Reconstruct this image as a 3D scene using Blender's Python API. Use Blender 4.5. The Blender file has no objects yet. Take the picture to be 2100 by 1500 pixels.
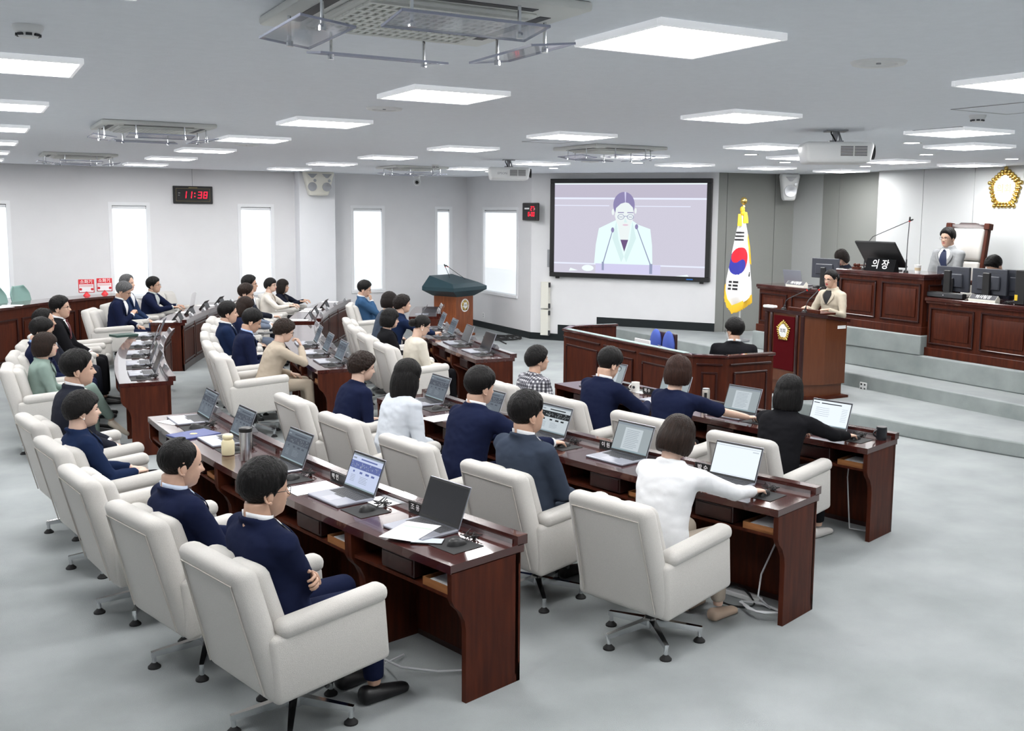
import bpy, bmesh, math, random
import numpy as np
from mathutils import Vector, Matrix, noise
random.seed(7)
R_ = math.radians
scene = bpy.context.scene
COL = scene.collection

# ---------------------------------------------------------------- camera (solved from the ceiling light grid and the verticals)
F, CX, CY, CAMH = 2093.2, 1128.2, 693.4, 2.45
YAW, PIT, ROL = .518, .1218, .0115
FW = np.array([math.sin(YAW)*math.cos(PIT), math.cos(YAW)*math.cos(PIT), -math.sin(PIT)])
_rt = np.array([math.cos(YAW), -math.sin(YAW), 0.0]); _up = np.cross(_rt, FW)
RT = _rt*math.cos(ROL)+_up*math.sin(ROL); UP = _up*math.cos(ROL)-_rt*math.sin(ROL)
cam = bpy.data.cameras.new('camera'); camo = bpy.data.objects.new('camera', cam); COL.objects.link(camo)
cam.sensor_width = 36; cam.sensor_fit = 'HORIZONTAL'; cam.lens = F/2100*36
cam.shift_x = (1050-CX)/2100; cam.shift_y = (CY-750)/2100
cam.clip_start = .05; cam.clip_end = 200
camo.matrix_world = Matrix(((RT[0], UP[0], -FW[0], 0), (RT[1], UP[1], -FW[1], 0), (RT[2], UP[2], -FW[2], CAMH), (0, 0, 0, 1)))
scene.camera = camo
world = bpy.data.worlds.new('world'); scene.world = world; world.use_nodes = True
world.node_tree.nodes['Background'].inputs[0].default_value = (.85, .93, 1, 1)
world.node_tree.nodes['Background'].inputs[1].default_value = 1.0
vs = scene.view_settings
vs.view_transform = 'Standard'; vs.look = 'None'; vs.gamma = 1; vs.use_curve_mapping = False
vs.exposure = 0.85
PANEL_E = 20.5          # ceiling panel emission
DOWN_E = 24.0

ORI = np.array([0, 0, CAMH])
def ray(x, y): return (RT*(x-CX)-UP*(y-CY))/F+FW
def at(x, y, z=0.0):
    d = ray(x, y); t = (z-CAMH)/d[2]; return Vector((d[0]*t, d[1]*t, z))
def onx(x, y, X): d = ray(x, y); p = ORI+d*(X/d[0]); return Vector(p)
def ony(x, y, Y): d = ray(x, y); p = ORI+d*(Y/d[1]); return Vector(p)
CC = Vector((20.4, 9.75, 0))                                  # centre of all the seating arcs
def pol(R, a, z=0.0): a = R_(a); return Vector((CC.x-R*math.cos(a), CC.y+R*math.sin(a), z))
def onradial(x, y, a):                                        # pixel ray meets the vertical plane of a seat: (radius, height)
    a = R_(a); n = np.array([math.sin(a), math.cos(a), 0]); d = ray(x, y)
    t = n.dot(np.array([CC.x, CC.y, 0])-ORI)/n.dot(d); p = ORI+d*t
    return math.hypot(p[0]-CC.x, p[1]-CC.y), p[2]

# ---------------------------------------------------------------- materials
MATS = {}
def mat(name, col=(.8, .8, .8), rough=.5, metal=0, spec=.5, emit=None, es=0, coat=0, trans=0, ior=1.45, noise_s=0, noise_v=0.0, bump=0, bump_s=60, col2=None, alpha=1, sheen=0, stretch=None, det=3, coatr=.05):
    if name in MATS: return MATS[name]
    m = bpy.data.materials.new(name); m.use_nodes = True; nt = m.node_tree
    b = nt.nodes['Principled BSDF']
    b.inputs['Base Color'].default_value = (*col, 1); b.inputs['Roughness'].default_value = rough
    b.inputs['Metallic'].default_value = metal; b.inputs['Specular IOR Level'].default_value = spec
    b.inputs['IOR'].default_value = ior
    if coat: b.inputs['Coat Weight'].default_value = coat; b.inputs['Coat Roughness'].default_value = coatr
    if trans: b.inputs['Transmission Weight'].default_value = trans
    if alpha < 1: b.inputs['Alpha'].default_value = alpha
    if sheen: b.inputs['Sheen Weight'].default_value = sheen
    if emit: b.inputs['Emission Color'].default_value = (*emit, 1); b.inputs['Emission Strength'].default_value = es
    if noise_s or bump:
        tc = nt.nodes.new('ShaderNodeTexCoord'); mp = nt.nodes.new('ShaderNodeMapping')
        nt.links.new(tc.outputs['Object'], mp.inputs[0])
        if stretch: mp.inputs['Scale'].default_value = stretch
    if noise_s:
        n = nt.nodes.new('ShaderNodeTexNoise'); n.inputs['Scale'].default_value = noise_s; n.inputs['Detail'].default_value = det
        nt.links.new(mp.outputs[0], n.inputs['Vector'])
        r = nt.nodes.new('ShaderNodeValToRGB'); r.color_ramp.elements[0].position = .3; r.color_ramp.elements[1].position = .7
        c2 = col2 if col2 else tuple(c*(1-noise_v) for c in col)
        r.color_ramp.elements[0].color = (*c2, 1); r.color_ramp.elements[1].color = (*col, 1)
        nt.links.new(n.outputs['Fac'], r.inputs[0]); nt.links.new(r.outputs[0], b.inputs['Base Color'])
    if bump:
        n2 = nt.nodes.new('ShaderNodeTexNoise'); n2.inputs['Scale'].default_value = bump_s; n2.inputs['Detail'].default_value = 2
        nt.links.new(mp.outputs[0], n2.inputs['Vector'])
        bp = nt.nodes.new('ShaderNodeBump'); bp.inputs['Strength'].default_value = bump; bp.inputs['Distance'].default_value = .01
        nt.links.new(n2.outputs['Fac'], bp.inputs['Height']); nt.links.new(bp.outputs[0], b.inputs['Normal'])
    MATS[name] = m; return m

def emis(name, col, s):
    return mat(name, (0, 0, 0), .6, emit=col, es=s, spec=0)
W_WALL = mat('wall_paint', (.745, .745, .76), .7, noise_s=3, noise_v=.03, bump=.05, bump_s=150)
W_CEIL = mat('ceiling_paint', (.855, .885, .935), .8, noise_s=18, noise_v=.03, bump=.12, bump_s=90)
W_COLM = mat('column_paint', (.80, .81, .84), .7, noise_s=3, noise_v=.02)
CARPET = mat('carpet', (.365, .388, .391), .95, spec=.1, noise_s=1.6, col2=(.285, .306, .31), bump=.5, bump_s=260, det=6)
CARPET2 = mat('carpet_riser_shaded', (.315, .345, .34), .95, spec=.1, noise_s=3.2, col2=(.235, .262, .26), bump=.5, bump_s=260, det=6)  # risers: their shade and pile direction put into a darker carpet colour
WOOD = mat('mahogany', (.078, .017, .007), .5, spec=.18, noise_s=5, col2=(.040, .009, .005), stretch=(6, 6, .7), coat=.05, det=5, coatr=.15)
WOODT = mat('mahogany_top', (.055, .012, .009), .18, noise_s=4, col2=(.042, .010, .008), stretch=(7, .6, 7), coat=.7, det=5, coatr=.03)
WOODD = mat('mahogany_dark', (.030, .008, .007), .3, noise_s=5, noise_v=.3, stretch=(6, 6, .7), coat=.3)
WOODO = mat('orange_wood', (.26, .075, .022), .4, noise_s=5, col2=(.17, .045, .014), stretch=(6, 6, .7), coat=.2)
WOODL = mat('tray_wood', (.32, .13, .045), .5, noise_s=6, noise_v=.25, stretch=(6, .8, 6))
FABRIC = mat('chair_fabric', (.61, .59, .56), .95, spec=.15, noise_s=420, noise_v=.18, bump=.35, bump_s=420, sheen=.15)
FABRIC2 = mat('chair_leather', (.56, .54, .51), .5, noise_s=8, noise_v=.05)
CHROME = mat('chrome', (.72, .73, .75), .12, 1)
STEEL = mat('brushed_steel', (.55, .56, .57), .32, 1)
BLACK = mat('black_plastic', (.012, .012, .013), .4)
BLACKR = mat('black_rubber', (.014, .014, .015), .75)
DKGREY = mat('dark_grey_plastic', (.035, .037, .042), .45)
NAVYG = mat('monitor_shell', (.040, .044, .058), .45)
WHITEP = mat('white_plastic', (.78, .79, .79), .35)
CREAMP = mat('cream_plastic', (.74, .73, .66), .45)
PAPER = mat('paper', (.86, .86, .88), .8)
GREYM = mat('grey_metal', (.36, .37, .39), .35, .6)
LAPTOP = mat('laptop_shell', (.30, .31, .36), .32, .55)
KEYS = mat('laptop_keys', (.030, .031, .037), .5)
PADM = mat('trackpad', (.37, .38, .43), .3, .4)
GOLD = mat('gold', (.62, .44, .13), .22, 1)
GOLDF = mat('gold_fringe', (.80, .50, .03), .6)
RED = mat('sign_red', (.62, .02, .03), .5)
BLACKB = mat('baseboard_black', (.010, .014, .016), .35)
GREYW = mat('grey_fabric_wall', (.245, .25, .24), .8, noise_s=200, noise_v=.10)
GREYW2 = mat('grey_fabric_wall_light', (.33, .34, .335), .8, noise_s=200, noise_v=.08)
PALEW = mat('pale_panel_wall', (.52, .535, .54), .6, noise_s=2, noise_v=.02)
ACRYL = mat('acrylic', (.55, .58, .66), .04, alpha=.42, spec=.9)
LIGHTF = mat('lamp_frame', (.93, .94, .96), .4, emit=(.95, .97, 1), es=.16)
BLINDM = mat('blind_fabric_glow', (.80, .84, .87), .8, emit=(.92, .97, 1), es=.38)  # daylight through the upper and lower blinds, put in as emission
BLINDL = mat('blind_lower_glow', (.76, .80, .83), .8, emit=(.92, .97, 1), es=.27)
UPVC = mat('window_frame_white', (.82, .83, .85), .4)
GLASSM = mat('glass', (1, 1, 1), .02, trans=1)
VELVET = mat('velvet_red', (.065, .002, .004), .95, spec=.1)
WOODB = mat('lectern_wood', (.115, .036, .014), .4, spec=.3, noise_s=5, col2=(.095, .028, .011), stretch=(6, 6, .7), coat=.3, det=5)
TEALC = mat('teal_cover', (.018, .048, .062), .45)
GREENC = mat('green_chair', (.20, .33, .30), .45)
BLUEC = mat('blue_cushion', (.06, .10, .38), .9)
INK = mat('ink', (.01, .01, .012), .6)
WHITEI = mat('white_lettering', (.88, .88, .88), .6)
WHITEF = mat('flag_white', (.85, .85, .86), .8)
FLAGR = mat('flag_red', (.62, .015, .03), .8)
FLAGB = mat('flag_blue', (.03, .035, .30), .8)

# ---------------------------------------------------------------- mesh builder
def _bevbox(sx, sy, sz, bev, seg, _c={}):
    k = (round(sx, 4), round(sy, 4), round(sz, 4), round(bev, 4), seg)
    if k not in _c:
        bm = bmesh.new(); bmesh.ops.create_cube(bm, size=1)
        for v in bm.verts: v.co = Vector((v.co.x*sx, v.co.y*sy, v.co.z*sz))
        bmesh.ops.bevel(bm, geom=list(bm.edges), offset=min(bev, .49*min(sx, sy, sz)), segments=seg, affect='EDGES', profile=.5)
        bm.verts.ensure_lookup_table(); bm.verts.index_update()
        _c[k] = ([v.co.copy() for v in bm.verts], [[v.index for v in f.verts] for f in bm.faces]); bm.free()
    return _c[k]
BOXF = [(0, 3, 2, 1), (4, 5, 6, 7), (0, 1, 5, 4), (1, 2, 6, 5), (2, 3, 7, 6), (3, 0, 4, 7)]
class MB:
    def __init__(s): s.v = []; s.f = []; s.m = []
    def add(s, vs, fs, m=0, M=None, fn=None):
        o = len(s.v)
        for p in vs:
            p = Vector(p)
            if fn: p = Vector(fn(p))
            if M is not None: p = M @ p
            s.v.append(p)
        for f in fs: s.f.append([i+o for i in f]); s.m.append(m)
        return s
    def box(s, x0, x1, y0, y1, z0, z1, m=0, bev=0, seg=1, M=None, fn=None):
        c = Vector(((x0+x1)/2, (y0+y1)/2, (z0+z1)/2))
        if bev:
            vs, fs = _bevbox(abs(x1-x0), abs(y1-y0), abs(z1-z0), bev, seg)
            return s.add([p+c for p in vs], fs, m, M, fn)
        return s.add([(x0, y0, z0), (x1, y0, z0), (x1, y1, z0), (x0, y1, z0), (x0, y0, z1), (x1, y0, z1), (x1, y1, z1), (x0, y1, z1)], BOXF, m, M, fn)
    def prism(s, poly, h0, h1, m=0, M=None, axis='z'):
        n = len(poly)
        def P(a, b, h): return (a, b, h) if axis == 'z' else ((a, h, b) if axis == 'y' else (h, a, b))
        vs = [P(a, b, h0) for a, b in poly]+[P(a, b, h1) for a, b in poly]
        fs = [list(range(n))[::-1], list(range(n, 2*n))]+[(i, (i+1) % n, (i+1) % n+n, i+n) for i in range(n)]
        return s.add(vs, fs, m, M)
    def tube(s, pts, r, n=8, m=0, M=None, cap=True, flat=None):
        pts = [Vector(p) for p in pts]; k = len(pts)
        rr = r if isinstance(r, (list, tuple)) else [r]*k
        vs = []; ref = None
        for i, p in enumerate(pts):
            t = (pts[min(i+1, k-1)]-pts[max(i-1, 0)])
            if t.length < 1e-9: t = Vector((0, 0, 1))
            t.normalize()
            if ref is None:
                ref = Vector((0, 0, 1)) if abs(t.z) < .9 else Vector((1, 0, 0))
            a = t.cross(ref); a = a if a.length > 1e-6 else t.orthogonal(); a.normalize(); b = a.cross(t).normalized(); ref = b
            ra, rb = (rr[i] if isinstance(rr[i], tuple) else (rr[i], rr[i]))
            for j in range(n):
                an = 2*math.pi*j/n; vs.append(p+a*(math.cos(an)*ra)+b*(math.sin(an)*rb))
        fs = [(i*n+j, i*n+(j+1) % n, (i+1)*n+(j+1) % n, (i+1)*n+j) for i in range(k-1) for j in range(n)]
        if cap: fs += [list(range(n))[::-1], list(range((k-1)*n, k*n))]
        return s.add(vs, fs, m, M)
    def lathe(s, prof, n=16, m=0, M=None, cap=True):
        vs = []; k = len(prof)
        for r, z in prof:
            for j in range(n): an = 2*math.pi*j/n; vs.append((r*math.cos(an), r*math.sin(an), z))
        fs = [(i*n+j, i*n+(j+1) % n, (i+1)*n+(j+1) % n, (i+1)*n+j) for i in range(k-1) for j in range(n)]
        if cap: fs += [list(range(n))[::-1], list(range((k-1)*n, k*n))]
        return s.add(vs, fs, m, M)
    def ell(s, c, r, nu=16, nv=10, m=0, M=None):
        vs = []; c = Vector(c)
        for i in range(1, nv):
            t = math.pi*i/nv
            for j in range(nu):
                p = 2*math.pi*j/nu; vs.append(c+Vector((r[0]*math.sin(t)*math.cos(p), r[1]*math.sin(t)*math.sin(p), r[2]*math.cos(t))))
        a = len(vs); vs += [c+Vector((0, 0, r[2])), c-Vector((0, 0, r[2]))]
        fs = [(i*nu+j, (i+1)*nu+j, (i+1)*nu+(j+1) % nu, i*nu+(j+1) % nu) for i in range(nv-2) for j in range(nu)]
        fs += [(a, j, (j+1) % nu) for j in range(nu)]+[(a+1, (nv-2)*nu+(j+1) % nu, (nv-2)*nu+j) for j in range(nu)]
        return s.add(vs, fs, m, M)
    def grid(s, fn, nu, nv, m=0, M=None):
        vs = [fn(i/nu, j/nv) for i in range(nu+1) for j in range(nv+1)]
        return s.add(vs, [(i*(nv+1)+j, (i+1)*(nv+1)+j, (i+1)*(nv+1)+j+1, i*(nv+1)+j+1) for i in range(nu) for j in range(nv)], m, M)
    def mesh(s, name, mats, smooth=35):
        me = bpy.data.meshes.new(name); me.from_pydata([tuple(p) for p in s.v], [], s.f)
        for mt in (mats if isinstance(mats, (list, tuple)) else [mats]): me.materials.append(mt)
        if any(s.m): me.polygons.foreach_set('material_index', s.m)
        if smooth: me.shade_smooth(); me.set_sharp_from_angle(angle=R_(smooth))
        me.update(); return me
    def build(s, name, mats, parent=None, smooth=35, loc=None, rotz=None, kind=None, label=None, cat=None, group=None):
        return obj(name, s.mesh(name, mats, smooth), parent, loc, rotz, kind, label, cat, group)
def tag(o, label=None, cat=None, group=None, kind=None):
    if label: o['label'] = label
    if cat: o['category'] = cat
    if group: o['group'] = group
    if kind: o['kind'] = kind
    return o
def obj(name, me, parent=None, loc=None, rotz=None, kind=None, label=None, cat=None, group=None):
    o = bpy.data.objects.new(name, me); COL.objects.link(o); o.parent = parent
    if loc is not None: o.location = loc
    if rotz is not None: o.rotation_euler = (0, 0, rotz)
    return tag(o, label, cat, group, kind)
def thing(name, label, cat, loc=(0, 0, 0), rotz=0, group=None):
    return obj(name, None, None, loc, rotz, None, label, cat, group)
def copy_tree(o, parent=None):
    c = o.copy(); COL.objects.link(c); c.parent = parent
    for ch in list(o.children): copy_tree(ch, c)
    return c
def place(proto, used, loc, rotz, label, group=None, M=None):
    o = proto if not used else copy_tree(proto)
    used.append(1)
    if M is not None: o.matrix_world = M
    else: o.location = loc; o.rotation_euler = (0, 0, rotz)
    o['label'] = label
    if group: o['group'] = group
    return o
def TM(loc, rotz=0, rx=0, ry=0):
    return Matrix.Translation(Vector(loc)) @ Matrix.Rotation(rotz, 4, 'Z') @ Matrix.Rotation(ry, 4, 'Y') @ Matrix.Rotation(rx, 4, 'X')
def basis(o, x, y, z):
    return Matrix(((x[0], y[0], z[0], o[0]), (x[1], y[1], z[1], o[1]), (x[2], y[2], z[2], o[2]), (0, 0, 0, 1)))

# ---------------------------------------------------------------- lettering, made once from the built-in font
_TXT = {}
def prepare_text(strings):
    tmp = []
    for t in strings:
        c = bpy.data.curves.new('lettering', 'FONT'); c.body = t; c.size = 1; c.align_x = 'CENTER'; c.align_y = 'CENTER'; c.offset = .012; c.resolution_u = 2
        o = bpy.data.objects.new('lettering', c); COL.objects.link(o); tmp.append((t, o))
    dg = bpy.context.evaluated_depsgraph_get()
    for t, o in tmp:
        _TXT[t] = bpy.data.meshes.new_from_object(o.evaluated_get(dg)); _TXT[t].name = 'lettering'
    for t, o in tmp:
        c = o.data; bpy.data.objects.remove(o); bpy.data.curves.remove(c)
def text(t, size, m, parent, M, name='lettering'):
    me = _TXT[t].copy(); me.materials.clear(); me.materials.append(m)
    me.transform(M @ Matrix.Scale(size, 4))
    return obj(name, me, parent)
prepare_text(['의회', '의 장', '소화기', '의사팀장', '의사팀원', '박 인', '조 용', '이 원', '박 순', '채 수', '이 호', 'EPSON'])
# ================================================================ THE ROOM
CEIL = 3.2; YB = 20.4; XR = 9.5
X0, Y0 = -4.0, -1.6
K1 = Vector((XR, 17.45, 0)); K2 = Vector((11.68, 14.49, 0)); K3 = Vector((13.2, 14.2, 0)); K4 = Vector((13.38, 13.7, 0)); K5 = Vector((13.38, 12.1, 0))
XF = 13.1
def onpl(x, y, p0, n):
    d = ray(x, y); p0 = np.array(p0); n = np.array(n); t = n.dot(p0-ORI)/n.dot(d); return Vector(ORI+d*t)
MB().box(X0, 13.6, Y0, YB+.2, -.1, 0).build('floor', CARPET, kind='structure')
MB().box(X0, 13.8, Y0, YB+.2, CEIL, CEIL+.1).build('ceiling', W_CEIL, kind='structure')
def holes_wall(u0, u1, z0, z1, holes):
    out = []; cur = u0
    for (a, b, c, d) in sorted(holes):
        out += [(cur, a, z0, z1), (a, b, z0, c), (a, b, d, z1)]; cur = b
    return out+[(cur, u1, z0, z1)]
WINB = [(.02, .62, .83, 2.5), (2.33, 2.93, .83, 2.5), (4.655, 5.24, .83, 2.5), (6.93, 7.55, .81, 2.5), (8.80, 9.09, .81, 2.5)]
WINR = [(18.05, 19.55, .80, 2.5)]
b = MB()
for (a, c, z0, z1) in holes_wall(X0, XR+.3, 0, CEIL, WINB): b.box(a, c, YB, YB+.22, z0, z1)
b.build('wall_back', W_WALL, kind='structure')
b = MB()
for (a, c, z0, z1) in holes_wall(K1.y, YB, 0, CEIL, WINR): b.box(XR, XR+.22, a, c, z0, z1)
b.build('wall_side', W_WALL, kind='structure')
MB().box(X0-.1, X0, Y0, YB, 0, CEIL).build('wall_left', W_WALL, kind='structure')
MB().box(X0, 13.8, Y0-.1, Y0, 0, CEIL).build('wall_rear', W_WALL, kind='structure')
MB().box(XF, XF+.1, Y0, 3.5, 0, CEIL).build('wall_front_end', W_WALL, kind='structure')
def frame_of(p0, p1):                                       # wall frame: x along, y outward (away from the room), z up
    u = (p1-p0); L = u.length; u.normalize(); n = Vector((-u.y, u.x, 0))
    return u, n, L
def vwall(name, p0, p1, m, z0=0, z1=CEIL, th=.12):
    u, n, L = frame_of(p0, p1)
    return MB().box(0, L, 0, th, z0, z1, M=basis(p0, u, n, Vector((0, 0, 1)))).build(name, m, kind='structure')
# going from K1 to K2 the room lies on the right-hand side, outward normal is on the left
vwall('wall_screen', K1, K2, W_WALL)
def panel_wall(name, p0, p1, seams, m, backing):
    """wall of separate panels with a recessed joint between them"""
    u, n, L = frame_of(p0, p1)
    M = basis(p0, u, n, Vector((0, 0, 1)))
    w = MB().box(0, L, .02, .12, 0, CEIL, M=M).build(name, backing, kind='structure')
    cuts = [0]+seams+[L]
    for a, c in zip(cuts[:-1], cuts[1:]):
        MB().box(a+(.004 if a else 0), c-.004, 0, .025, .0, CEIL, bev=.002, M=M).build('wall_panel', m, parent=w)
    return w
uA, nA, LA = frame_of(K2, K3)
sA = [(onpl(x, 450, K2, nA)-K2).dot(uA) for x in (1490, 1588)]
JOINT = mat('panel_joint', (.06, .06, .06), .8)
panel_wall('wall_front_left', K2, K3+uA*.12, sA, GREYW, JOINT)
panel_wall('wall_front_corner', K3, K4+Vector((0, -.05, 0)), [], GREYW2, JOINT)
panel_wall('wall_front_recess', K4, K5, [13.7-onx(1719, 450, 13.38).y], GREYW, JOINT)
P0 = Vector((XF, 12.1, 0)); P1 = Vector((XF, 3.5, 0))
panel_wall('wall_front', P0, P1, [12.1-onx(x, 450, XF).y for x in (1890, 1994)]+[4.2, 5.4, 6.6], PALEW, mat('pale_joint', (.35, .36, .36), .7))
MB().box(XF+.001, 13.42, 12.06, 12.112, 0, CEIL).build('wall_front_return', PALEW, kind='structure')
# white trim strip at the screen wall's end
uS, nS, LS = frame_of(K1, K2); MS = basis(K1, uS, nS, Vector((0, 0, 1)))
# baseboards
b = MB().box(XR-.015, XR, K1.y, YB, 0, .13)
b.build('baseboard_side', BLACKB, kind='structure')
s1 = (onpl(1144, 690, K1, nS)-K1).dot(uS); s2 = (onpl(1224, 660, K1, nS)-K1).dot(uS)
MB().box(0, s1, -.015, 0, 0, .13, M=MS).box(s1, s2, -.015, 0, 0, .31, M=MS).box(s2, LS, -.015, 0, .30, .50, M=MS).build('baseboard_screen', BLACKB, kind='structure')
MB().box(X0, XR, YB-.015, YB, 0, .13).build('baseboard_back', BLACKB, kind='structure')
# column on the back wall
MB().box(5.72, 6.45, 20.08, YB+.05, 0, CEIL, bev=.01).build('column', W_COLM, kind='structure')
# windows
def window(n, M, w, z0, z1):
    """frame local: x along the wall 0..w, y outward"""
    o = MB().box(-.06, w+.06, -.012, .0, z1, z1+.06, M=M).box(-.06, 0, -.012, .0, z0, z1, M=M).box(w, w+.06, -.012, .0, z0, z1, M=M).box(-.06, w+.06, -.03, .0, z0-.06, z0, M=M, bev=.004)
    o.box(0, .03, .06, .12, z0, z1, M=M).box(w-.03, w, .06, .12, z0, z1, M=M).box(0, w, .06, .12, z0, z0+.03, M=M).box(0, w, .06, .12, z1-.03, z1, M=M).box(0, w, .06, .11, z0+.48, z0+.53, M=M)
    o.box(0, .005, 0, .22, z0, z1, M=M).box(w-.005, w, 0, .22, z0, z1, M=M).box(0, w, 0, .22, z0-.001, z0+.004, M=M).box(0, w, 0, .22, z1-.004, z1+.001, M=M)
    f = o.build('window_%d' % n, UPVC, kind='structure')
    MB().box(.03, w-.03, .085, .092, z0+.02, z1-.02, M=M).build('pane', GLASSM, parent=f)
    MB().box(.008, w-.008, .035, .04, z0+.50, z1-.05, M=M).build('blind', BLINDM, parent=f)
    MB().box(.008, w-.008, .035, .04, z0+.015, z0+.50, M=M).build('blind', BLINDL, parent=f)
    MB().tube([M @ Vector((.01, .035, z1-.035)), M @ Vector((w-.01, .035, z1-.035))], .022, 10).build('blind_roller', UPVC, parent=f)
    MB().box(.0, .012, .02, .05, z1-.06, z1-.004, M=M).box(w-.012, w, .02, .05, z1-.06, z1-.004, M=M).build('roller_bracket', DKGREY, parent=f)
for i, (a, c, z0, z1) in enumerate(WINB):
    window(i+1, basis((a, YB, 0), (1, 0, 0), (0, 1, 0), (0, 0, 1)), c-a, z0, z1)
for (a, c, z0, z1) in WINR:
    window(6, basis((XR, c, 0), (0, -1, 0), (1, 0, 0), (0, 0, 1)), c-a, z0, z1)

# ---------------------------------------------------------------- stage
def slab(name, poly, z0, z1, m, bev=.02):
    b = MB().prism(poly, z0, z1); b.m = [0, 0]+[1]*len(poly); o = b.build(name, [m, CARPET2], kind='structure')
    if bev:
        md = o.modifiers.new('b', 'BEVEL'); md.width = bev; md.segments = 3; md.limit_method = 'ANGLE'; md.angle_limit = R_(50)
    return o
arc = [pol(11.55, a) for a in np.linspace(-34, 30, 48)]
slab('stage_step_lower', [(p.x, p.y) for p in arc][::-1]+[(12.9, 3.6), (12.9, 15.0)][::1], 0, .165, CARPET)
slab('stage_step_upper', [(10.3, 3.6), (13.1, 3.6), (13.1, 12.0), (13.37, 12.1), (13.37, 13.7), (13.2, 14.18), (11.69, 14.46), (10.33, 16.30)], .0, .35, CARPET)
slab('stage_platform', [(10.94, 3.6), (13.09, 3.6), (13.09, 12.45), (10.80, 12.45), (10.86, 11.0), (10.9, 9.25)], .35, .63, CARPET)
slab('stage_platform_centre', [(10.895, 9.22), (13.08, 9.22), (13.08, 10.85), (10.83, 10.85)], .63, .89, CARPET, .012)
p = onx(1771, 793, 10.295)
o = MB().box(-.012, 0, -.06, .06, -.055, .055, bev=.003).build('wall_socket', WHITEP, loc=p, label='white double socket plate on the grey carpeted step riser', cat='socket')
for yy in (-.03, .03):
    for zz in (-.028, .028): MB().box(-.0135, -.012, yy-.014, yy+.014, zz-.012, zz+.012).build('socket_hole', DKGREY, parent=o)
p = onx(992, 647, XR)
o = MB().box(-.01, 0, -.035, .035, -.06, .06, bev=.003).build('wall_socket', WHITEP, loc=p, label='small white socket plate low on the wall under the wide window', cat='socket')
MB().box(-.0115, -.01, -.015, .015, -.035, -.01).build('socket_hole', GREYM, parent=o); MB().box(-.0115, -.01, -.015, .015, .01, .035).build('socket_hole', GREYM, parent=o)

# ================================================================ CEILING FIXTURES
GX, GY, SX, SY = 2.668, 3.612, 2.4325, 2.484
LZ = CEIL-.03
DIFF = emis('panel_light', (1, .995, .985), PANEL_E)
lt = thing('ceiling_light', '', 'ceiling light')
h1, h2 = .322, .300
b = MB()
for (a, c, d, e) in ((-h1, h1, -h1, -h2), (-h1, h1, h2, h1), (-h1, -h2, -h2, h2), (h2, h1, -h2, h2)): b.box(a, c, d, e, 0, .03, bev=.003)
b.box(-h2, h2, -h2, h2, .015, .03)
b.build('frame', LIGHTF, lt); MB().box(-h2, h2, -h2, h2, .006, .012).build('diffuser', DIFF, lt)
spots = [(GX+c*SX, GY+r*SY) for c, rs in ((-2, range(2, 4)), (-1, range(0, 7)), (0, range(-1, 7)), (1, range(-1, 7)), (2, range(0, 6))) for r in rs]  # leftmost column and the row over the camera: unseen lamps added for fill
for q in ((1987, 304), (1645, 326), (1404, 340.5), (1835, 334), (1991, 341), (1573, 347), (1725, 353)):
    p = at(q[0], q[1], LZ); spots.append((p.x, p.y))
used = []
for (x, y) in spots:
    if y < Y0+.4: continue
    place(lt, used, (x, y, LZ), 0, 'square white panel lamp glowing on the ceiling', 'panel lamps over the chamber')
dl = thing('downlight', '', 'downlight')
MB().lathe([(.075, -.004), (.095, -.006), (.098, 0), (.075, 0)], 20, cap=False).build('ring', WHITEP, dl)
MB().lathe([(0.001, -.003), (.075, -.003), (.075, 0), (.001, 0)], 20).build('lens', emis('downlight', (1, .98, .95), DOWN_E), dl)
used = []
for q in ((1870, 293), (1900, 317), (2075, 326), (1540, 317), (1610, 333), (1775, 341), (1308, 334), (1135, 345), (1003, 352)):
    p = at(q[0], q[1], CEIL)
    place(dl, used, p, 0, 'small round recessed downlight in the ceiling', 'downlights before the stage')
for x, y in ((8.4, 4.8), (10.06, 6.0), (11.6, 6.0)): place(dl, used, (x, y, CEIL), 0, 'small round recessed downlight in the ceiling', 'downlights before the stage')

# air-conditioner cassettes with hanging clear deflectors
def make_ac():
    t = thing('ceiling_air_conditioner', '', 'air conditioner')
    ACW = mat('ac_white', (.74, .75, .72), .45)
    b = MB(); H = .475
    b.box(-H, H, -H, H, -.035, 0, bev=.012, seg=2); b.box(-.33, .33, -.33, .33, -.05, -.03, bev=.008)
    b.build('panel', ACW, t)
    g = MB()
    for i in range(19):
        x = -.29+i*.58/18; g.box(x-.008, x+.008, -.30, .30, -.058, -.05)
    for j in range(9):
        y = -.30+j*.6/8; g.box(-.30, .30, y-.012, y+.012, -.059, -.05)
    g.build('grille', ACW, t); MB().box(-.295, .295, -.295, .295, -.052, -.0505).build('filter', mat('ac_filter', (.42, .42, .36), .8), t)
    for k in range(4):
        M = Matrix.Rotation(k*math.pi/2, 4, 'Z')
        MB().box(.36, .405, -.29, .29, -.037, -.034, M=M).build('air_slot', DKGREY, t)
        M2 = M @ Matrix.Translation((.43, 0, -.125)) @ Matrix.Rotation(R_(-7), 4, 'Y')
        d = MB().box(-.095, .095, -.27, .27, -.003, .003, bev=.002, M=M2).build('deflector', ACRYL, t)
        MB().box(-.095, .095, -.272, -.268, -.004, .004, M=M2).box(-.095, .095, .268, .272, -.004, .004, M=M2).box(.092, .096, -.27, .27, -.004, .005, M=M2).box(-.096, -.092, -.27, .27, -.004, .005, M=M2).build('deflector_edge', mat('acrylic_edge', (.35, .37, .47), .2), d)
        for yy in (-.2, .2):
            q = M2 @ Vector((0, yy, 0))
            MB().tube([(q.x, q.y, -.02), (q.x, q.y, q.z-.012)], .007, 8).tube([(q.x, q.y, q.z-.022), (q.x, q.y, q.z-.002)], .013, 8).build('hanger_post', CHROME, t)
    return t
ac = make_ac(); used = []
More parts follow.
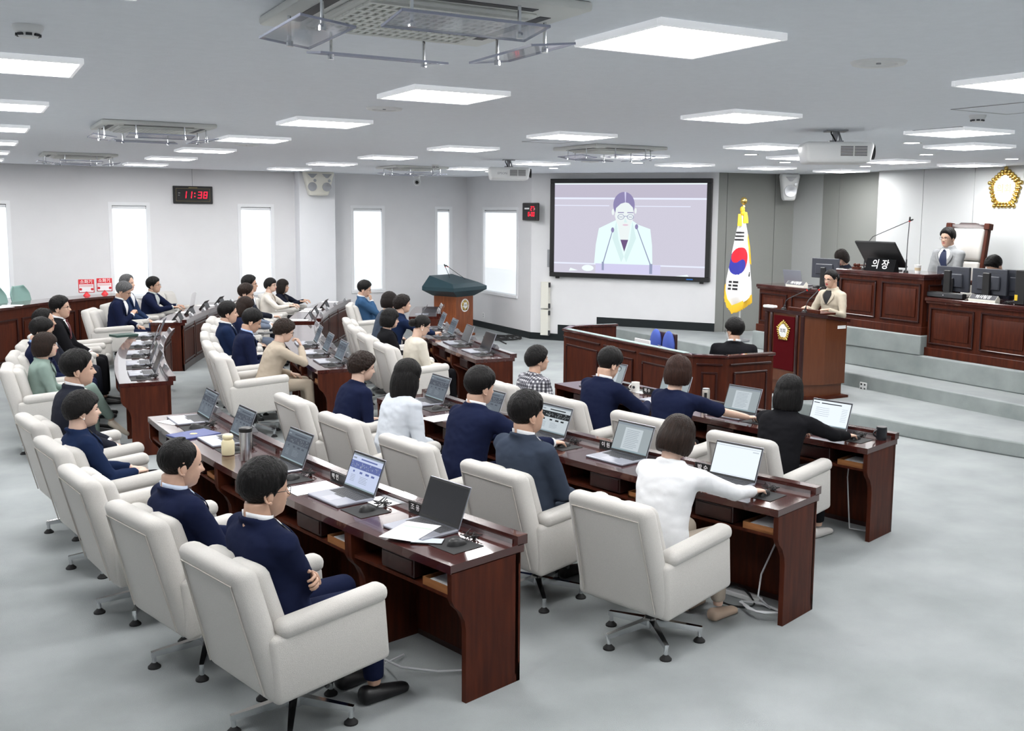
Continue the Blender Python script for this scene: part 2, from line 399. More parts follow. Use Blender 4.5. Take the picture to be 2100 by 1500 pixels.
for q, lab in (((858, 36), 'large ceiling air conditioner, the only one showing its slotted grille fully, clear deflectors'), ((313, 264), 'ceiling air conditioner with clear deflectors beside the single row of lamps'), ((160, 321), 'ceiling air conditioner nearest the back wall with the digital clock'),
               ((1250, 308), 'ceiling air conditioner with clear deflectors above the big screen'), ((845, 346), 'ceiling air conditioner with clear deflectors over the dome camera')):
    p = at(q[0], q[1], CEIL-.03)
    place(ac, used, (p.x, p.y, CEIL), 0, lab.replace('nearest', 'next to'), 'ceiling cassette air conditioners')
# round ceiling speakers, detectors
sp = thing('ceiling_speaker', '', 'ceiling speaker')
MB().lathe([(.001, -.006), (.085, -.006), (.09, -.014), (.125, -.014), (.135, 0), (.001, 0)], 28).build('ring', WHITEP, sp)
MB().lathe([(.001, -.012), (.012, -.012), (.012, -.006), (.001, -.006)], 10).build('badge', GREYM, sp)
used = []
for q in ((788, 222), (1802, 127), (505, 297), (1210, 331)):
    p = at(q[0], q[1], CEIL); place(sp, used, p, 0, 'round white flush speaker in the ceiling', 'round ceiling speakers')
sd = thing('smoke_detector', '', 'smoke detector')
MB().lathe([(.001, -.05), (.035, -.05), (.045, -.035), (.05, -.03), (.06, -.012), (.06, 0), (.001, 0)], 20).build('housing', WHITEP, sd)
b = MB()
for k in range(8):
    M = Matrix.Rotation(k*math.pi/4, 4, 'Z'); b.box(.040, .049, -.012, .012, -.045, -.035, M=M)
b.build('vent', DKGREY, sd)
used = []
for q, lab in (((57, 52), 'round white detector on bare ceiling above the lamps in a single file'), ((2005, 236), 'round white smoke detector with dark vents near the front projector'), ((893, 338), 'small white smoke detector beside the air conditioner over the dome camera')):
    p = at(q[0], q[1], CEIL); place(sd, used, p, 0, lab, 'ceiling detectors')
# access hatches: thin recessed outlines
def hatch(q, w, lab):
    p = at(q[0], q[1], CEIL); b = MB(); h = w/2
    for (a, c, d, e) in ((-h, h, -h, -h+.012), (-h, h, h-.012, h), (-h, -h+.012, -h, h), (h-.012, h, -h, h)): b.box(a, c, d, e, -.004, 0)
    o = b.build('ceiling_hatch', GREYM, loc=p, label=lab, cat='hatch')
    MB().box(-h+.012, h-.012, -h+.012, h-.012, -.002, 0).build('hatch_board', W_CEIL, parent=o)
hatch((1130, 290), .45, 'square access hatch outlined in the ceiling beside a lamp before the big screen')
hatch((2085, 222), .6, 'square access hatch outlined in the ceiling over the front projector')
hatch((1960, 266.5), .5, 'pale square cover plate on the ceiling behind the front projector')

# projectors
def projector(name, q, z, yaw, lab, s=1.0, text_on=False):
    p = at(q[0], q[1], z)
    t = thing(name, lab, 'projector', p, yaw)
    w, d, h = .25*s, .19*s, .075*s
    MB().box(-d, d, -w, w, -h, h, bev=.03*s, seg=3, fn=lambda v: (v.x, v.y*(1 if v.z > 0 else .93), v.z)).build('body', WHITEP, t, 50)
    g = MB()
    for k in range(9):
        for j in (0, 1): g.box(-d-.002, -d+.004, -w*.78+j*w*.40, -w*.42+j*w*.40, -h*.35+k*h*.11-.001, -h*.35+k*h*.11+.004)
    g.build('vent', DKGREY, t)
    MB().lathe([(.045*s, 0), (.055*s, .015), (.055*s, .03), (.001, .03)], 20, M=Matrix.Translation((-d*.35, -w+.006, .01)) @ Matrix.Rotation(R_(90), 4, 'X')).build('lens', BLACK, t)
    MB().tube([(0, 0, h), (0, 0, CEIL-p.z)], .028, 12).box(-.09, .09, -.09, .09, CEIL-p.z-.012, CEIL-p.z).box(-.06, .06, -.06, .06, h, h+.02).tube([(-.05, -.05, h), (-.02, -.02, h+.1)], .008, 6).tube([(.05, -.05, h), (.02, -.02, h+.1)], .008, 6).build('mount', GREYM, t)
    MB().tube([(-.12, .02, h+.01), (-.06, .05, h+.08), (.0, .04, h+.13), (.05, .03, CEIL-p.z-.01)], .006, 6).build('cable', BLACKR, t)
    return t
PV = (-FW[0], -FW[1])
t = projector('ceiling_projector', (1043, 357), 3.0, R_(66), 'white ceiling projector hanging before the corner of the two pale walls', 1.18)
text('EPSON', .045, GREYM, t, Matrix.Translation((-.226, .10, .0)) @ Matrix.Rotation(R_(-90), 4, 'Z') @ Matrix.Rotation(R_(90), 4, 'X'))
t = projector('ceiling_projector', (1712, 315), 3.0, R_(56), 'large white ceiling projector with black lens pointing to the front wall', 1.18)
# dome camera by the back wall
p = at(796, 362, CEIL)
t = thing('dome_camera', 'white dome camera with black lens hanging before the back wall', 'camera', (p.x, min(p.y, 19.6), CEIL))
MB().lathe([(.001, 0), (.10, 0), (.10, -.02), (.06, -.035), (.055, -.09), (.001, -.09)], 18).build('bracket', WHITEP, t)
MB().ell((0, 0, -.15), (.075, .075, .085), 18, 12).build('housing', WHITEP, t)
D = Vector((-.42, -.9, -.1)).normalized()
MB().lathe([(.001, .086), (.022, .086), (.024, .080), (.05, .080), (.05, .03), (.001, .03)], 18, M=Matrix.Translation((0, 0, -.155)) @ D.to_track_quat('Z', 'Y').to_matrix().to_4x4()).build('lens', BLACK, t)
MB().lathe([(.036, .0815), (.045, .0815), (.045, .07), (.036, .07)], 18, M=Matrix.Translation((0, 0, -.155)) @ D.to_track_quat('Z', 'Y').to_matrix().to_4x4(), cap=False).build('lens_ring', WHITEP, t)
# ================================================================ WHO SITS WHERE
# head: pixel of the head's centre; hair (style, colour); top (kind, colour); arms left/right; hp/hy: head pitch down / yaw to the person's left
HB, HN, HD, HG, HR = (.010, .009, .009), (.030, .016, .011), (.018, .012, .010), (.17, .17, .175), (.052, .022, .015)
NAVY, NAVY2, BLK, CHAR, SLATE = (.010, .014, .040), (.012, .022, .060), (.010, .010, .012), (.018, .020, .030), (.055, .072, .105)
WHT, CRM, BEI, SAGE, SKYB, LBLUE = (.76, .77, .79), (.62, .58, .50), (.44, .375, .30), (.22, .29, .26), (.03, .09, .20), (.35, .45, .68)
PEOPLE = {
 ('1N', 3): dict(who='woman with chin-length black bob', head=(1620, 806), sex='f', hair=('bob', HB), top=('jacket', BLK), arms=('desk', 'mouse'), hp=8, legs=BLK, shoes=(.62, .60, .58)),
 ('1N', 2): dict(who='woman in short navy sleeves', head=(1393, 764), sex='f', hair=('bobshort', HR), top=('tee', NAVY), arms=('lap', 'mouse'), hp=5),
 ('1N', 1): dict(who='man stooping in round glasses', head=(1250, 748), sex='m', hair=('short', HB), top=('suit', NAVY), arms=('desk', 'desk'), hp=28, glasses=1),
 ('1N', 0): dict(who='person in a checked grey jacket', head=(1104, 738), sex='f', hair=('pixie', HB), top=('plaid', (.55, .55, .57)), arms=('lap', 'lap'), hy=-12),
 ('2N', 4): dict(who='woman in a white jacket', head=(1390, 900), sex='f', hair=('bobshort', HN), top=('jacket', WHT), arms=('desk', 'mouse'), hp=25, legs=(.42, .36, .30), shoes=(.5, .38, .29)),
 ('2N', 3): dict(who='man in a slate-grey suit', head=(1083, 850), sex='m', hair=('short', HB), top=('suit', (.040, .052, .078)), arms=('lap', 'lap'), hy=-10),
 ('2N', 2): dict(who='man in navy showing a white cuff', head=(986, 795), sex='m', hair=('short', HB), top=('suit', NAVY), arms=('desk', 'mouse'), hp=10, cuff=1),
 ('2N', 1): dict(who='woman in a sheer white blouse', head=(838, 772), sex='f', hair=('long', HB), top=('blouse', (.62, .66, .72)), arms=('lap', 'lap'), hp=6),
 ('2N', 0): dict(who='woman with permed brown hair', head=(745, 754), sex='f', hair=('perm', HN), top=('jacket', NAVY), arms=('lap', 'lap'), hp=12, hy=-14),
 ('3N', 4): dict(who='man with crossed arms', head=(546, 1006), sex='m', hair=('short', HB), top=('suit', NAVY), arms=('cross', 'cross'), glasses=1, hp=6, hy=-8),
 ('3N', 3): dict(who='balding man in navy', head=(374, 952), sex='m', hair=('bald', HB), top=('suit', NAVY), arms=('lap', 'lap'), hp=10, hy=-8, collar=(.62, .70, .86)),
 ('3N', 1): dict(who='woman with a pearl earring', head=(172, 842), sex='f', hair=('pixie', HB), top=('jacket', NAVY2), arms=('clasp', 'clasp'), hp=2, hy=-6, earring=1),
 ('3N', 0): dict(who='young man in a charcoal suit', head=(162, 758), sex='m', hair=('short', HB), top=('suit', CHAR), arms=('lap', 'lap'), hp=2, hy=-6),
 ('3M', 0): dict(who='woman in a sage green suit', head=(95, 710), sex='f', hair=('bobshort', HN), top=('jacket', SAGE), arms=('lap', 'lap'), legs=SAGE, crossed=1, shoes=(.55, .48, .40), hy=-4),
 ('3M', 1): dict(who='man in a blue shirt', head=(86, 681), sex='m', hair=('short', HB), top=('suit', NAVY), collar=(.25, .38, .66), arms=('lap', 'lap'), hp=18),
 ('3M', 2): dict(who='man with a receding hairline', head=(92, 660), sex='m', hair=('swept', HB), top=('suit', CHAR), arms=('lap', 'lap'), hy=-10),
 ('3M', 3): dict(who='man in a dark red tie', head=(125, 632), sex='m', hair=('short', HB), top=('suit', BLK), tie=(.10, .006, .015), arms=('lap', 'lap'), glasses=1, hy=-8),
 ('3F', 0): dict(who='grey-haired man hand on chest', head=(254, 598), sex='m', hair=('short', HG), top=('suit', NAVY), arms=('lap', 'chest'), glasses=1, hp=26),
 ('3F', 1): dict(who='grey-haired man in a blue jacket', head=(262, 582), sex='m', hair=('swept', HG), top=('suit', (.02, .035, .085)), arms=('lap', 'lap'), hy=-10),
 ('3F', 2): dict(who='man holding up paper', head=(316, 586), sex='m', hair=('short', HB), top=('suit', NAVY), collar=(.55, .58, .58), arms=('desk', 'desk'), glasses=1),
 ('2M', 0): dict(who='woman in beige touching her mouth', head=(584, 680), sex='f', hair=('perm', HN), top=('jacket', BEI), arms=('lap', 'mouth'), legs=BEI, glasses=1, hp=22),
 ('2M', 1): dict(who='man with light blue collar', head=(517, 660), sex='m', hair=('short', HB), top=('suit', NAVY), collar=(.38, .50, .78), arms=('phone', 'phone'), hp=26),
 ('2M', 2): dict(who='man in a navy tie', head=(469, 643), sex='m', hair=('short', HB), top=('suit', NAVY2), tie=(.01, .014, .04), arms=('lap', 'lap'), hp=3),
 ('2M', 3): dict(who='woman with sleek brown hair', head=(503, 630), sex='f', hair=('long', HN), top=('jacket', NAVY), arms=('lap', 'lap'), hp=22),
 ('2M', 4): dict(who='man in a pale blue-grey jacket', head=(505, 603), sex='m', hair=('swept', HN), top=('suit', (.16, .19, .25)), arms=('desk', 'desk'), glasses=1, hp=18),
 ('2F', 0): dict(who='man in a black suit', head=(513, 584), sex='m', hair=('short', HB), top=('suit', CHAR), arms=('lap', 'desk'), glasses=1),
 ('2F', 2): dict(who='woman in a cream jacket', head=(556, 586), sex='f', hair=('pixie', HB), top=('jacket', (.72, .68, .62)), inner=(.30, .24, .18), arms=('desk', 'desk'), glasses=1, hy=-16),
 ('2F', 3): dict(who='woman with a wavy bob', head=(581, 588), sex='f', hair=('bob', HD), top=('jacket', (.010, .012, .022)), arms=('desk', 'desk')),
 ('1M', 0): dict(who='woman with a hair bun', head=(866, 669), sex='f', hair=('bun', HB), top=('blouse', CRM), arms=('lap', 'lap'), hp=24, earring=1, glasses=1),
 ('1M', 1): dict(who='woman with a bowl bob', head=(801, 655), sex='f', hair=('bobshort', HB), top=('jacket', BLK), arms=('lap', 'lap'), glasses=1, hp=6, hy=-8),
 ('1M', 2): dict(who='woman leaning with joined hands', head=(827, 625), sex='f', hair=('perm', HD), top=('jacket', NAVY2), arms=('fold', 'fold'), hp=2),
 ('1M', 3): dict(who='person in a slate-blue shirt', head=(800, 618), sex='f', hair=('bobshort', HD), top=('blouse', SLATE), arms=('lap', 'lap'), hp=4),
 ('1F', 0): dict(who='man resting chin on hand', head=(748, 594), sex='m', hair=('short', HB), top=('suit', (.035, .085, .17)), arms=('lap', 'chin'), glasses=1, hp=16),
}
RU = {1: 15.34, 2: 17.22, 3: 19.2}; GAP = {1: 3.45, 2: 3.05, 3: 2.7}; WID = {1: 3.38, 2: 3.03, 3: 2.7}
NN = {1: 4, 2: 5, 3: 5}; FAR0 = {1: 22.4, 2: 20.0, 3: 19.7}; NF = {1: 2, 2: 4, 3: 4}
SEATS = {}
for r in (1, 2, 3):
    for k in range(NN[r]):
        SEATS[('%dN' % r, k)] = (r, -(GAP[r]+WID[r]*(k+.5))); SEATS[('%dM' % r, k)] = (r, GAP[r]+WID[r]*(k+.5))
    for k in range(NF[r]): SEATS[('%dF' % r, k)] = (r, FAR0[r]+WID[r]*(k+.5))
EMPTY = {('3N', 2): 'empty place beside the balding man', ('3M', 4): 'empty place beside the red tie', ('3F', 3): 'empty place by the paper-holding man',
         ('2F', 1): 'empty place beside the cream jacket', ('1F', 1): 'empty place beside the blue suit'}
def who(k): return 'the '+PEOPLE[k]['who'] if k in PEOPLE else 'the '+EMPTY[k]
def seat_M(key):
    r, a = SEATS[key]; return Matrix.Translation(pol(RU[r], a)) @ Matrix.Rotation(-R_(a), 4, 'Z')

# ---------------------------------------------------------------- desk units
def sect(mb, Ru, d0, d1, b0, b1, z0, z1, n=4, m=0):
    bs = np.linspace(b0, b1, n+1); poly = []
    for b in bs: poly.append((Ru-(Ru-d0)*math.cos(b), (Ru-d0)*math.sin(b)))
    for b in bs[::-1]: poly.append((Ru-(Ru-d1)*math.cos(b), (Ru-d1)*math.sin(b)))
    return mb.prism(poly, z0, z1, m)
SIDEP = [(.10, 0), (.10, .38), (.092, .43), (.065, .485), (.025, .525), (.008, .56), (.005, .70), (.475, .70), (.475, 0)]
def make_desk(r):
    Ru = RU[r]; hb = R_(WID[r]/2)-.0012/Ru
    t = thing('desk', '', 'desk')
    b = MB(); sect(b, Ru, 0, .50, -hb, hb, .695, .74); b.build('desktop', WOODT, t)
    b = MB(); sect(b, Ru, .455, .525, -hb, hb, .735, .785); b.build('ledge', WOODT, t)
    b = MB(); sect(b, Ru, .449, .452, -hb+.002, hb-.002, .74, .762); b.build('ledge_strip', STEEL, t)
    b = MB(); sect(b, Ru, .44, .462, -hb, hb, .04, .70); fp = b.build('front_panel', WOOD, t)
    b = MB(); sect(b, Ru, .45, .475, -hb, hb, 0, .10); b.build('rail', WOODD, fp); b = MB(); sect(b, Ru, .45, .472, -hb, hb, .64, .70); b.build('rail', WOODD, fp)
    q = .07/Ru
    b = MB(); sect(b, Ru, .46, .471, -hb+q, hb-q, .15, .60); b.build('raised_panel', WOOD, fp)
    b = MB()
    for (a, c, z0, z1) in ((-hb+q*.7, hb-q*.7, .60, .622), (-hb+q*.7, hb-q*.7, .128, .15), (-hb+q*.7, -hb+q, .15, .60), (hb-q, hb-q*.7, .15, .60)): sect(b, Ru, .46, .479, a, c, z0, z1, 3)
    b.build('molding', WOODD, fp)
    for s in (-1, 1):
        yb = s*(Ru*math.sin(hb)-.016)
        M = Matrix.Translation((Ru-Ru*math.cos(hb), s*Ru*math.sin(hb), 0)) @ Matrix.Rotation(-s*hb, 4, 'Z')
        bb = MB(); y0, y1 = (-.032, 0) if s > 0 else (0, .032)
        bb.prism(SIDEP, y0, y1, M=M, axis='y').build('side_panel', WOOD, t)
    w = Ru*math.sin(hb)-.034
    MB().box(.03, .40, -w, w, .555, .573).box(.385, .40, -w, w, .573, .695).build('shelf', WOOD, t)
    d = MB().box(.025, .36, -.13, .15, .585, .685, bev=.003).build('drawer', WOODD, t)
    MB().box(.018, .026, -.12, .14, .60, .675).build('drawer_front', WOODD, d)
    MB().box(.03, .30, -w+.01, -w+.22, .574, .588).box(.03, .036, -w+.01, -w+.22, .574, .615).box(.03, .30, -w+.21, -w+.22, .574, .615).build('tray', WOODL, t)
    return t
DESK = {r: make_desk(r) for r in (1, 2, 3)}; DU = {1: [], 2: [], 3: []}
for key, (r, a) in SEATS.items():
    place(DESK[r], DU[r], pol(RU[r], a), -R_(a), ('mahogany desk before '+who(key)).replace('before the empty place', 'at the empty place'), 'mahogany desks in three curved rows')
for key in (('3N', 4), ('3N', 3), ('2N', 4), ('1N', 3)):
    r, a = SEATS[key]; w = RU[r]*math.sin(R_(WID[r]/2))-.034
    o = MB().box(.04, .25, -w+.03, -w+.19, .589, .607, bev=.002).build('notepad', PAPER, label='white notepad in the open tray under the desk of '+who(key), cat='notepad', group='notepads in the desk trays')
    o.matrix_world = seat_M(key)

# ---------------------------------------------------------------- armchairs
def make_chair():
    t = thing('armchair', '', 'armchair')
    T = Matrix.Translation((0, 0, .30)) @ Matrix.Rotation(R_(-4.5), 4, 'Y') @ Matrix.Translation((0, 0, -.30))
    def rec(v):                                               # recline and taper of the back
        k = max(0, (v.z-.55)/.4); return (v.x-.10*k-.05*k*k*.4, v.y*(1-.13*k*k), v.z)
    MB().box(-.285, -.165, -.315, .315, .285, .945, bev=.05, seg=4, M=T, fn=rec).build('backrest', FABRIC, t, 60)
    for s in (-1, 1):
        MB().box(-.20, -.09, s*.005, s*.255, .40, .915, bev=.05, seg=4, M=T, fn=rec).build('back_cushion', FABRIC, t, 60)
    sm = MB()
    for (a, c, d, e) in ((-.297, -.29, -.262, .262),): sm.box(a, c, d, e, .868, .874, M=T, fn=rec)
    for s in (-1, 1): sm.box(-.297, -.29, s*.255-.003, s*.255+.003, .33, .87, M=T, fn=rec)
    sm.build('piping', mat('piping', (.48, .455, .42), .9), t)
    for s in (-1, 1):
        y0, y1 = (.235, .325) if s > 0 else (-.325, -.235)
        a = MB().box(-.27, .345, y0, y1, .285, .605, bev=.028, seg=3, M=T).build('arm', FABRIC, t, 60)
        MB().box(-.22, .36, y0-.012, y1+.012, .575, .665, bev=.042, seg=4, M=T).build('arm_pad', FABRIC, a, 60)
    MB().box(-.19, .335, -.24, .24, .345, .465, bev=.045, seg=4, M=T).build('seat', FABRIC, t, 60)
    MB().box(-.25, .30, -.24, .24, .275, .36, bev=.015, M=T).build('seat_base', FABRIC, t)
    MB().tube([(0, 0, .09), (0, 0, .30)], .03, 14).box(-.09, .09, -.09, .09, .268, .285).build('column', BLACK, t)
    MB().lathe([(.001, .075), (.042, .075), (.045, .125), (.036, .135), (.001, .135)], 18).build('hub', CHROME, t)
    MB().tube([(.02, -.06, .255), (.03, -.20, .25), (.035, -.25, .243)], [.006, .006, .012], 8).build('lever', BLACK, t)
    for k in range(5):
        M = Matrix.Rotation(2*math.pi*k/5+.35, 4, 'Z')
        l = MB().add([(.03, -.018, .085), (.30, -.011, .062), (.30, .011, .062), (.03, .018, .085), (.03, -.02, .128), (.30, -.012, .09), (.30, .012, .09), (.03, .02, .128)], BOXF, M=M).build('leg', CHROME, t)
        MB().lathe([(.012, .03), (.012, .07)], 10, M=M @ Matrix.Translation((.285, 0, 0))).build('foot_stem', CHROME, l)
        MB().lathe([(.001, 0), (.034, 0), (.034, .008), (.014, .028), (.001, .034)], 14, M=M @ Matrix.Translation((.285, 0, 0))).build('foot', BLACKR, l)
    return t
CHAIR = make_chair(); used = []
CHD = {('3N', 0): (.06, .10), ('3N', 1): (.05, .06), ('3N', 2): (.0, .0), ('3N', 3): (.0, .06)}
def chair_at(key):
    if key == ('3F', 3): p = at(357, 612, .80); return Vector((p.x, min(p.y, 19.75), 0)), R_(-58)
    r, a = SEATS[key]; dx, dyaw = CHD.get(key, (0, 0)); return pol(RU[r]+.60-dx, a), -R_(a)+dyaw
for key in SEATS:
    if key == ('1F', 1): continue
    p, rz = chair_at(key)
    lab = 'cream swivel armchair seating '+who(key) if key in PEOPLE else 'vacant cream swivel armchair at '+who(key)
    place(CHAIR, used, p, rz, lab, 'cream swivel armchairs')

# ---------------------------------------------------------------- laptops, mice, pads, nameplates
_e = emis
def emis(n, c, s): return _e(n, c, s*.78)
SC = dict(page=emis('screen_page', (.72, .80, .85), .55), grey=emis('screen_grey', (.50, .57, .60), .5), white=emis('screen_white', (.80, .87, .95), .8), line=emis('screen_line', (.38, .44, .50), .5),
          dark=emis('screen_dark', (.05, .055, .06), .4), blue=emis('screen_blue', (.16, .20, .45), .6), task=emis('screen_task', (.42, .55, .60), .5), off=mat('screen_off', (.012, .013, .016), .18), web=emis('screen_web', (.60, .67, .88), .7), dim=emis('screen_dim', (.24, .28, .33), .45), dim2=emis('screen_dim_photo', (.15, .17, .21), .45))
emis = _e
SCN = list(SC); SCL = [SC[n] for n in SCN]
def screen_mesh(kind):
    b = MB(); rnd = random.Random(hash(kind) % 1000 if False else len(kind))
    W, H = .168, .100                                          # half sizes; plane z=0, x right, y up
    lay = [0]
    def rect(x0, x1, y0, y1, c, up=1):
        z = .0002*up; b.add([(x0, y0, z), (x1, y0, z), (x1, y1, z), (x0, y1, z)], [(0, 1, 2, 3)], SCN.index(c))
    if kind == 'off': rect(-W, W, -H, H, 'off')
    elif kind == 'doc':
        rect(-W, W, -H, H, 'grey'); rect(-W, W, H-.016, H, 'line', 2); rect(-W, W, -H, -H+.010, 'task', 2); rect(-.085, .085, -H+.012, H-.030, 'page', 2)
        for i in range(11): rect(-.065, .065-.03*rnd.random(), .052-i*.0125, .0545-i*.0125, 'line', 3)
    elif kind == 'white':
        rect(-W, W, -H, H, 'white'); rect(-W, W, H-.012, H-.010, 'line', 2); rect(-W+.02, W, -H+.006, -H+.007, 'line', 2); rect(.11, .155, H-.03, H-.024, 'page', 2)
    elif kind == 'table':
        rect(-W, W, -H, H, 'white'); rect(-W+.008, -W+.06, H-.022, H-.016, 'dark', 2); rect(-.09, .09, H-.024, H-.016, 'dark', 2)
        for i in range(8): rect(.10, .15, .05-i*.014, .052-i*.014, 'line', 2)
        for i in range(5): rect(-.13, -.03+.03*rnd.random(), .04-i*.016, .042-i*.016, 'line', 2)
        rect(-W, W, -H, -H+.008, 'task', 2)
    else:                                                       # website with a group photo strip
        base, ph = ('web', 'blue') if kind == 'webblue' else ('page', 'dark')
        if kind == 'dim': base, ph = 'dim', 'dim2'
        rect(-W, W, -H, H, base); rect(-W, W, H-.010, H, 'line', 2); rect(-W+.01, -W+.045, H-.03, H-.022, 'line', 2); rect(-.07, .11, H-.030, H-.022, ph, 2); rect(-W, W, .012, .058, ph, 2)
        for i in range(46): x = -W+.004+.33*rnd.random(); y = .016+.030*rnd.random(); rect(x, x+.003, y, y+.008*rnd.random()+.003, base if rnd.random() < .5 else 'grey', 3)
        for x, w in ((-.12, .018), (-.045, .03), (.02, .04), (.085, .035)): rect(x, x+w, -.012, .0, ph, 2)
        for i in range(5): rect(-.13, -.08, -.03-i*.009, -.028-i*.009, 'line', 2); rect(-.03, .03+.03*rnd.random(), -.03-i*.009, -.028-i*.009, 'line', 2)
        rect(-W, W, -H, -H+.009, 'task', 2)
    me = b.mesh('screen', SCL, 0); return me
SCREEN = {k: screen_mesh(k) for k in ('off', 'doc', 'white', 'table', 'webblue', 'web', 'dim')}
b = MB()
for rr in range(5):
    for cc in range(15):
        x = -.145+cc*.0198; y = -.012-rr*.0195; b.box(x, x+.0165, y-.0165, y, .0165, .0178)
b.box(-.06, .04, -.1295, -.113, .0165, .0178)
KEYB = b.mesh('keyboard', KEYS)
LBASE = MB().box(-.178, .178, -.245, 0, 0, .0165, bev=.004).mesh('base', LAPTOP)
LWELL = MB().box(-.152, .158, -.112, -.006, .0163, .0168).mesh('keyboard_well', DKGREY)
LPAD = MB().box(-.055, .055, -.225, -.145, .0163, .0169).mesh('trackpad', PADM)
LLID = MB().box(-.178, .178, -.003, .004, .0, .235, bev=.003).mesh('lid', LAPTOP)
LBEZ = MB().box(-.175, .175, -.0042, -.003, .004, .232).mesh('bezel', BLACK)
def laptop(M, kind, lab, angle=108):
    """local: x to the user's right, y away from the user, hinge at y=0"""
    t = thing('laptop', lab, 'laptop', group='open grey laptops'); t.matrix_world = M
    ba = obj('base', LBASE, t); obj('keyboard_well', LWELL, ba); obj('keyboard', KEYB, ba); obj('trackpad', LPAD, ba)
    li = obj('lid', LLID, t); li.location = (0, 0, .014); li.rotation_euler = (-R_(angle-90), 0, 0)
    obj('bezel', LBEZ, li)
    s = obj('screen', SCREEN[kind], li); s.matrix_local = Matrix.Translation((0, -.0045, .120)) @ Matrix.Rotation(R_(90), 4, 'X')
    return t
def LT(x, y, rz=0, z=.7405): return Matrix.Translation((x, y, z)) @ Matrix.Rotation(R_(-90)+rz, 4, 'Z')
LAPS = {('1N', 3): ('table', .10, .0), ('1N', 2): ('doc', .08, .02), ('1N', 1): ('doc', .0, .05), ('1N', 0): ('doc', .02, .05),
        ('2N', 4): ('white', .11, .02), ('2N', 3): ('doc', .11, -.02), ('2N', 2): ('web', .06, 0), ('2N', 1): ('dim', .03, 0), ('2N', 0): ('dim', .02, 0),
        ('3N', 4): ('off', .10, 0), ('3N', 3): ('webblue', .02, 0), ('3N', 2): ('dim', .03, 0), ('3N', 1): ('dim', .12, 0), ('3N', 0): ('dim', .12, 0),
        ('1M', 0): ('off', .20, 0), ('1M', 1): ('off', .16, 0), ('1M', 2): ('dim', .12, 0), ('1M', 3): ('dim', .12, 0),
        ('2M', 0): ('dim', .14, 0), ('2M', 1): ('dim', .02, 0), ('2M', 2): ('dim', .0, 0), ('3M', 0): ('off', .12, 0), ('3M', 1): ('off', .0, 0), ('3M', 2): ('off', -.02, 0), ('3M', 3): ('off', -.05, 0), ('3M', 4): ('off', .0, 0)}
KN = dict(table='a web page', doc='a text page', white='a blank white page', web='a group-photo web page', webblue='a bluish group-photo page', dim='a dim page', off='a dark screen')
PADMESH = MB().box(-.115, .115, -.10, .10, 0, .003, bev=.002).mesh('mouse_pad', BLACKR)
def mouse_mesh():
    b = MB(); vs = []
    def fn(u, v):
        an = u*2*math.pi; rr = v
        x = .031*math.cos(an)*rr; y = .055*math.sin(an)*rr*1.0
        z = .036*math.sqrt(max(0, 1-rr*rr))*(1-.25*(y/.055)) if rr < 1 else 0
        return (x*(1-.12*(y/.055)), y, z)
    b.grid(fn, 20, 7); return b.mesh('shell', BLACK, 80)
MOUSE = mouse_mesh(); MWHEEL = MB().lathe([(.006, -.004), (.006, .004)], 10, M=Matrix.Translation((0, .028, .024)) @ Matrix.Rotation(R_(90), 4, 'Y')).mesh('scroll_wheel', DKGREY)
def mouse(M, lab):
    t = thing('computer_mouse', lab, 'mouse', group='black computer mice'); t.matrix_world = M
    obj('shell', MOUSE, t); obj('scroll_wheel', MWHEEL, t)
def cable_mesh(seed):
    r = random.Random(seed); b = MB(); pts = []
    for i in range(26):
        t = i/25; pts.append((.10-.07*t+.045*math.sin(i*1.1+seed)*(.4+t), -.04+.10*t*0+.05*math.cos(i*1.45+seed)*(.3+t), .004+.028*abs(math.sin(i*.9+seed))))
    b.tube(pts, .0028, 5); b.tube([(0.06, -.02, .008), (.085, -.035, .010)], .009, 6); return b.mesh('cable_bundle', BLACKR, 60)
CABLES = [cable_mesh(s) for s in range(3)]
for i, (key, (kind, yy, rz)) in enumerate(LAPS.items()):
    S = seat_M(key)
    laptop(S @ LT(.365, yy, rz), kind, 'grey laptop with %s before %s' % (KN[kind], who(key)), 112)
    if key in (('2N', 3),): continue
    o = obj('mouse_pad', PADMESH, None, None, None, None, 'thin black mouse pad on the desk before '+who(key), 'mouse pad', 'black mouse pads'); o.matrix_world = S @ LT(.22, yy-.32, rz)
    mouse(S @ LT(.225, yy-.33, rz+.3*((i % 3)-1), .7437), 'black mouse on the pad before '+who(key))
    o = obj('cable_bundle', CABLES[i % 3], None, None, None, None, 'tangled black cable behind the laptop before '+who(key), 'cable', 'laptop cable bundles'); o.matrix_world = S @ LT(.385, yy-.24, 0)
def plate(key, txt, x=.415, y=.335, size=(.20, .062)):
    M = seat_M(key) @ LT(x, y, 0)
    t = thing('nameplate', 'black nameplate with white lettering before '+who(key), 'nameplate', group='black desk nameplates'); t.matrix_world = M
    MB().box(-size[0]/2, size[0]/2, -.004, .004, .002, size[1], bev=.002).box(-size[0]/2+.02, size[0]/2-.02, -.02, .02, 0, .004).build('board', BLACK, t)
    text(txt, .040, WHITEI, t, Matrix.Translation((-.035, -.0055, .032)) @ Matrix.Rotation(R_(90), 4, 'X'))
for key, tx in ((('3N', 4), '조 용'), (('3N', 3), '박 인'), (('2N', 4), '박 순'), (('2N', 3), '이 원'), (('1N', 2), '이 호'), (('1N', 1), '채 수')): plate(key, tx)
